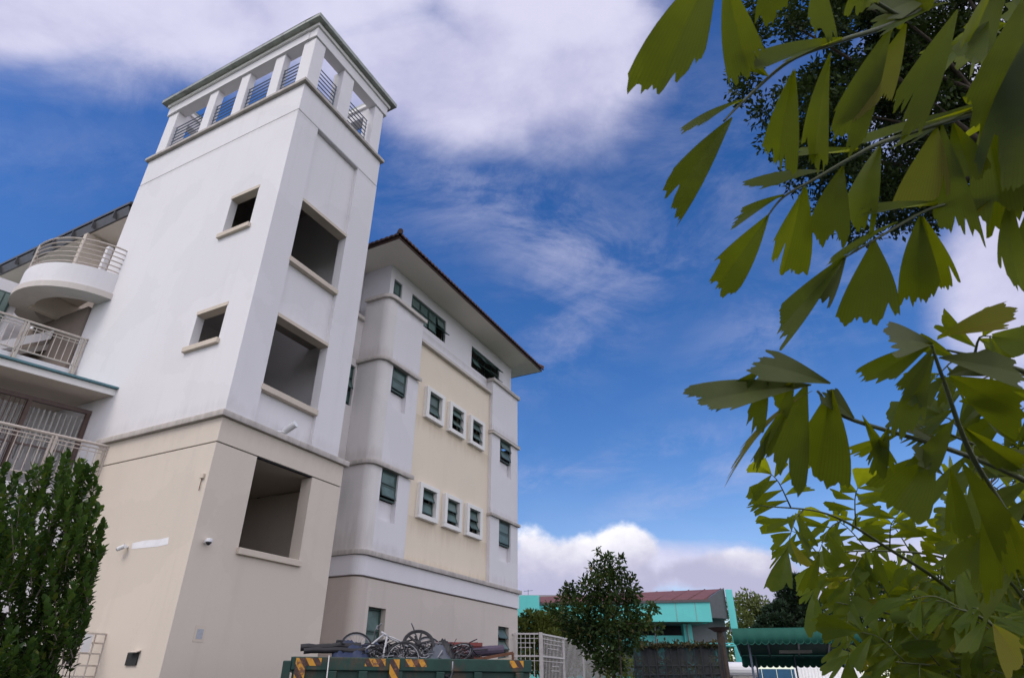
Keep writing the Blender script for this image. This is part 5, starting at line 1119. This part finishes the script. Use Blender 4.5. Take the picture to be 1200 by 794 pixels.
near_frond([S2, at(1500, 1000, 2.2), at(1340, 900, 1.9)], [(E1, .011, .003)], [
    (1096, 414, 1044, 500, 34, 1.43, 1.38, (0, 0, .2), -.18), (1092, 402, 1012, 446, 34, 1.42, 1.38), (1094, 406, 1062, 470, 22, 1.42, 1.39, (0, 0, .1), .15), (1108, 440, 1066, 482, 22, 1.44, 1.40), (1118, 490, 1082, 560, 30, 1.45, 1.42), (1092, 532, 1044, 598, 72, 1.47, 1.43), (1112, 548, 1132, 636, 32, 1.48, 1.44), (1126, 540, 1196, 640, 34, 1.48, 1.42), (1098, 398, 1200, 372, 40, 1.42, 1.40, (0, 0, .5)), (1112, 440, 1206, 492, 60, 1.44, 1.40), (1124, 470, 1190, 470, 32, 1.45, 1.42), (1130, 500, 1200, 560, 34, 1.46, 1.42), (1150, 560, 1190, 700, 44, 1.5, 1.44), (1180, 600, 1226, 690, 50, 1.53, 1.5), (1120, 480, 1078, 505, 20, 1.46, 1.43)],
    skylit=[(1092, 404, 1028, 384, 50, 1.42, 1.36), (1100, 420, 1206, 428, 44, 1.43, 1.38), (1146, 536, 1210, 540, 36, 1.48, 1.42), (1104, 556, 1062, 522, 26, 1.47, 1.42), (1110, 440, 1170, 420, 36, 1.44, 1.40)])

# lower palm further back: generated fronds on placed stalks
PC = Vector((3.3, 3.6, 0))
lp = thing('fishtail_palm', 'lower yellow green fishtail palm filling the bottom right corner', 'palm', PC, group='fishtail palms')
for (x, y, h) in ((0, 0, 2.2), (.25, .2, 1.9), (-.2, .25, 1.7), (.1, -.25, 1.6)):
    b = MB(PC); b.tube([PC + Vector((x, y, 0)), PC + Vector((x * .9, y * .9, h * .5)), PC + Vector((x * .7 - .1, y * .6, h))], .045, 10, r1=.03); b.build('stem', m_rach, lp)
def auto_frond(px, pn, pl, ll, lw, nhat=None, tilt=.35, first=.12, up=1.0, plant=None, pm=None):
    plant = plant or lp; pm = pm or m_palm2; PO = Vector(plant.location)
    P = smooth_poly(poly3(px)); fr = Frond(PO); tubes = []
    nb = (CAM - P[len(P) // 2]).normalized() + Vector((0, 0, .35)) + Vector(tuple(rng.normal(size=3) * tilt)) if nhat is None else Vector(nhat)
    nb.normalize()
    for i in range(pn):
        f = first + (1 - first) * (i + .5) / pn
        for sgn in (1, -1):
            p, T = along(P, min(1, f + rng.uniform(-.03, .03))); Sd = T.cross(nb).normalized() * sgn
            l = pl * (1.05 - .55 * f) * rng.uniform(.8, 1.2)
            d0 = (T * .55 + Sd * .85 + nb * rng.uniform(-.15, .25)).normalized()
            q = [p, p + d0 * l * .5 + Vector((0, 0, .02)), p + d0 * l - Vector((0, 0, .16 * l))]
            q = smooth_poly(q, 6); tubes.append(q)
            m_ = max(4, int(l / (lw * .52)))
            for k in range(m_):
                g = .10 + .9 * (k + .6) / m_; pp, t_ = along(q, g); s2 = t_.cross(nb).normalized() * (1 if k % 2 else -1)
                dd = (t_ * rng.uniform(.35, .75) + s2 * .9 + nb * rng.uniform(-.12, .12) + Vector((0, 0, -.28))).normalized()
                L = ll * rng.uniform(.7, 1.15) * (1.0 - .25 * g); fr.leaflet(pp, pp + dd * L, lw * rng.uniform(.75, 1.25), nb + Vector(tuple(rng.normal(size=3) * .22)), droop=.12, nt=6, nu=13, curl=rng.uniform(-.05, .18))
            pp, t_ = along(q, 1.); fr.leaflet(pp, pp + t_ * ll * 1.0, lw * 2.0, nb + Vector(tuple(rng.normal(size=3) * .3)), droop=.2, nt=6, nu=13)
    o = fr.build(pm, plant); b = MB(PO); b.tube(P, .014, 8, r1=.003)
    for q in tubes: b.tube(q, .0045, 5, r1=.0015)
    b.build('leaf_stalk', m_rach, o, smooth=True)
for fr_ in ([(1270, 850, 4.0), (1130, 705, 3.7), (1039, 641, 3.5), (970, 602, 3.35), (890, 592, 3.25)], [(1260, 800, 4.3), (1180, 700, 4.1), (1110, 655, 4.0), (1030, 645, 3.9), (935, 650, 3.8)],
            [(1250, 880, 3.7), (1150, 775, 3.5), (1060, 725, 3.4), (980, 705, 3.3)], [(1270, 830, 3.5), (1205, 710, 3.3), (1155, 650, 3.2), (1112, 610, 3.1)], [(1250, 930, 3.3), (1170, 830, 3.1), (1110, 785, 3.0), (1050, 775, 2.95)],
            [(1300, 790, 3.7), (1240, 660, 3.5), (1200, 600, 3.4), (1165, 570, 3.3)], [(1280, 930, 2.9), (1210, 790, 2.8), (1160, 730, 2.75), (1115, 710, 2.7)], [(1300, 930, 4.7), (1200, 770, 4.5), (1120, 700, 4.5), (1050, 690, 4.4)],
            [(1260, 980, 4.3), (1150, 850, 4.2), (1080, 805, 4.1), (1025, 795, 4.0)], [(1330, 860, 3.9), (1270, 720, 3.8), (1225, 660, 3.7), (1185, 640, 3.6)], [(1290, 960, 3.6), (1230, 850, 3.5), (1190, 800, 3.4), (1150, 790, 3.4)]):
    auto_frond(fr_, 7, .46, .225, .066)
for fr_ in ([(1400, 560, 2.1), (1250, 460, 1.95), (1170, 425, 1.86), (1110, 410, 1.8)], [(1400, 700, 2.2), (1250, 590, 2.05), (1170, 535, 1.95), (1105, 505, 1.9)], [(1420, 760, 2.3), (1290, 690, 2.1), (1215, 620, 2.0), (1170, 590, 1.95)], [(1430, 20, 2.1), (1300, 10, 1.95), (1220, 30, 1.9), (1150, 60, 1.85)], [(1430, 200, 2.1), (1300, 150, 1.95), (1230, 150, 1.9), (1170, 170, 1.85)]):
    auto_frond(fr_, 4, .24, .19, .062, plant=np_, pm=m_palm)
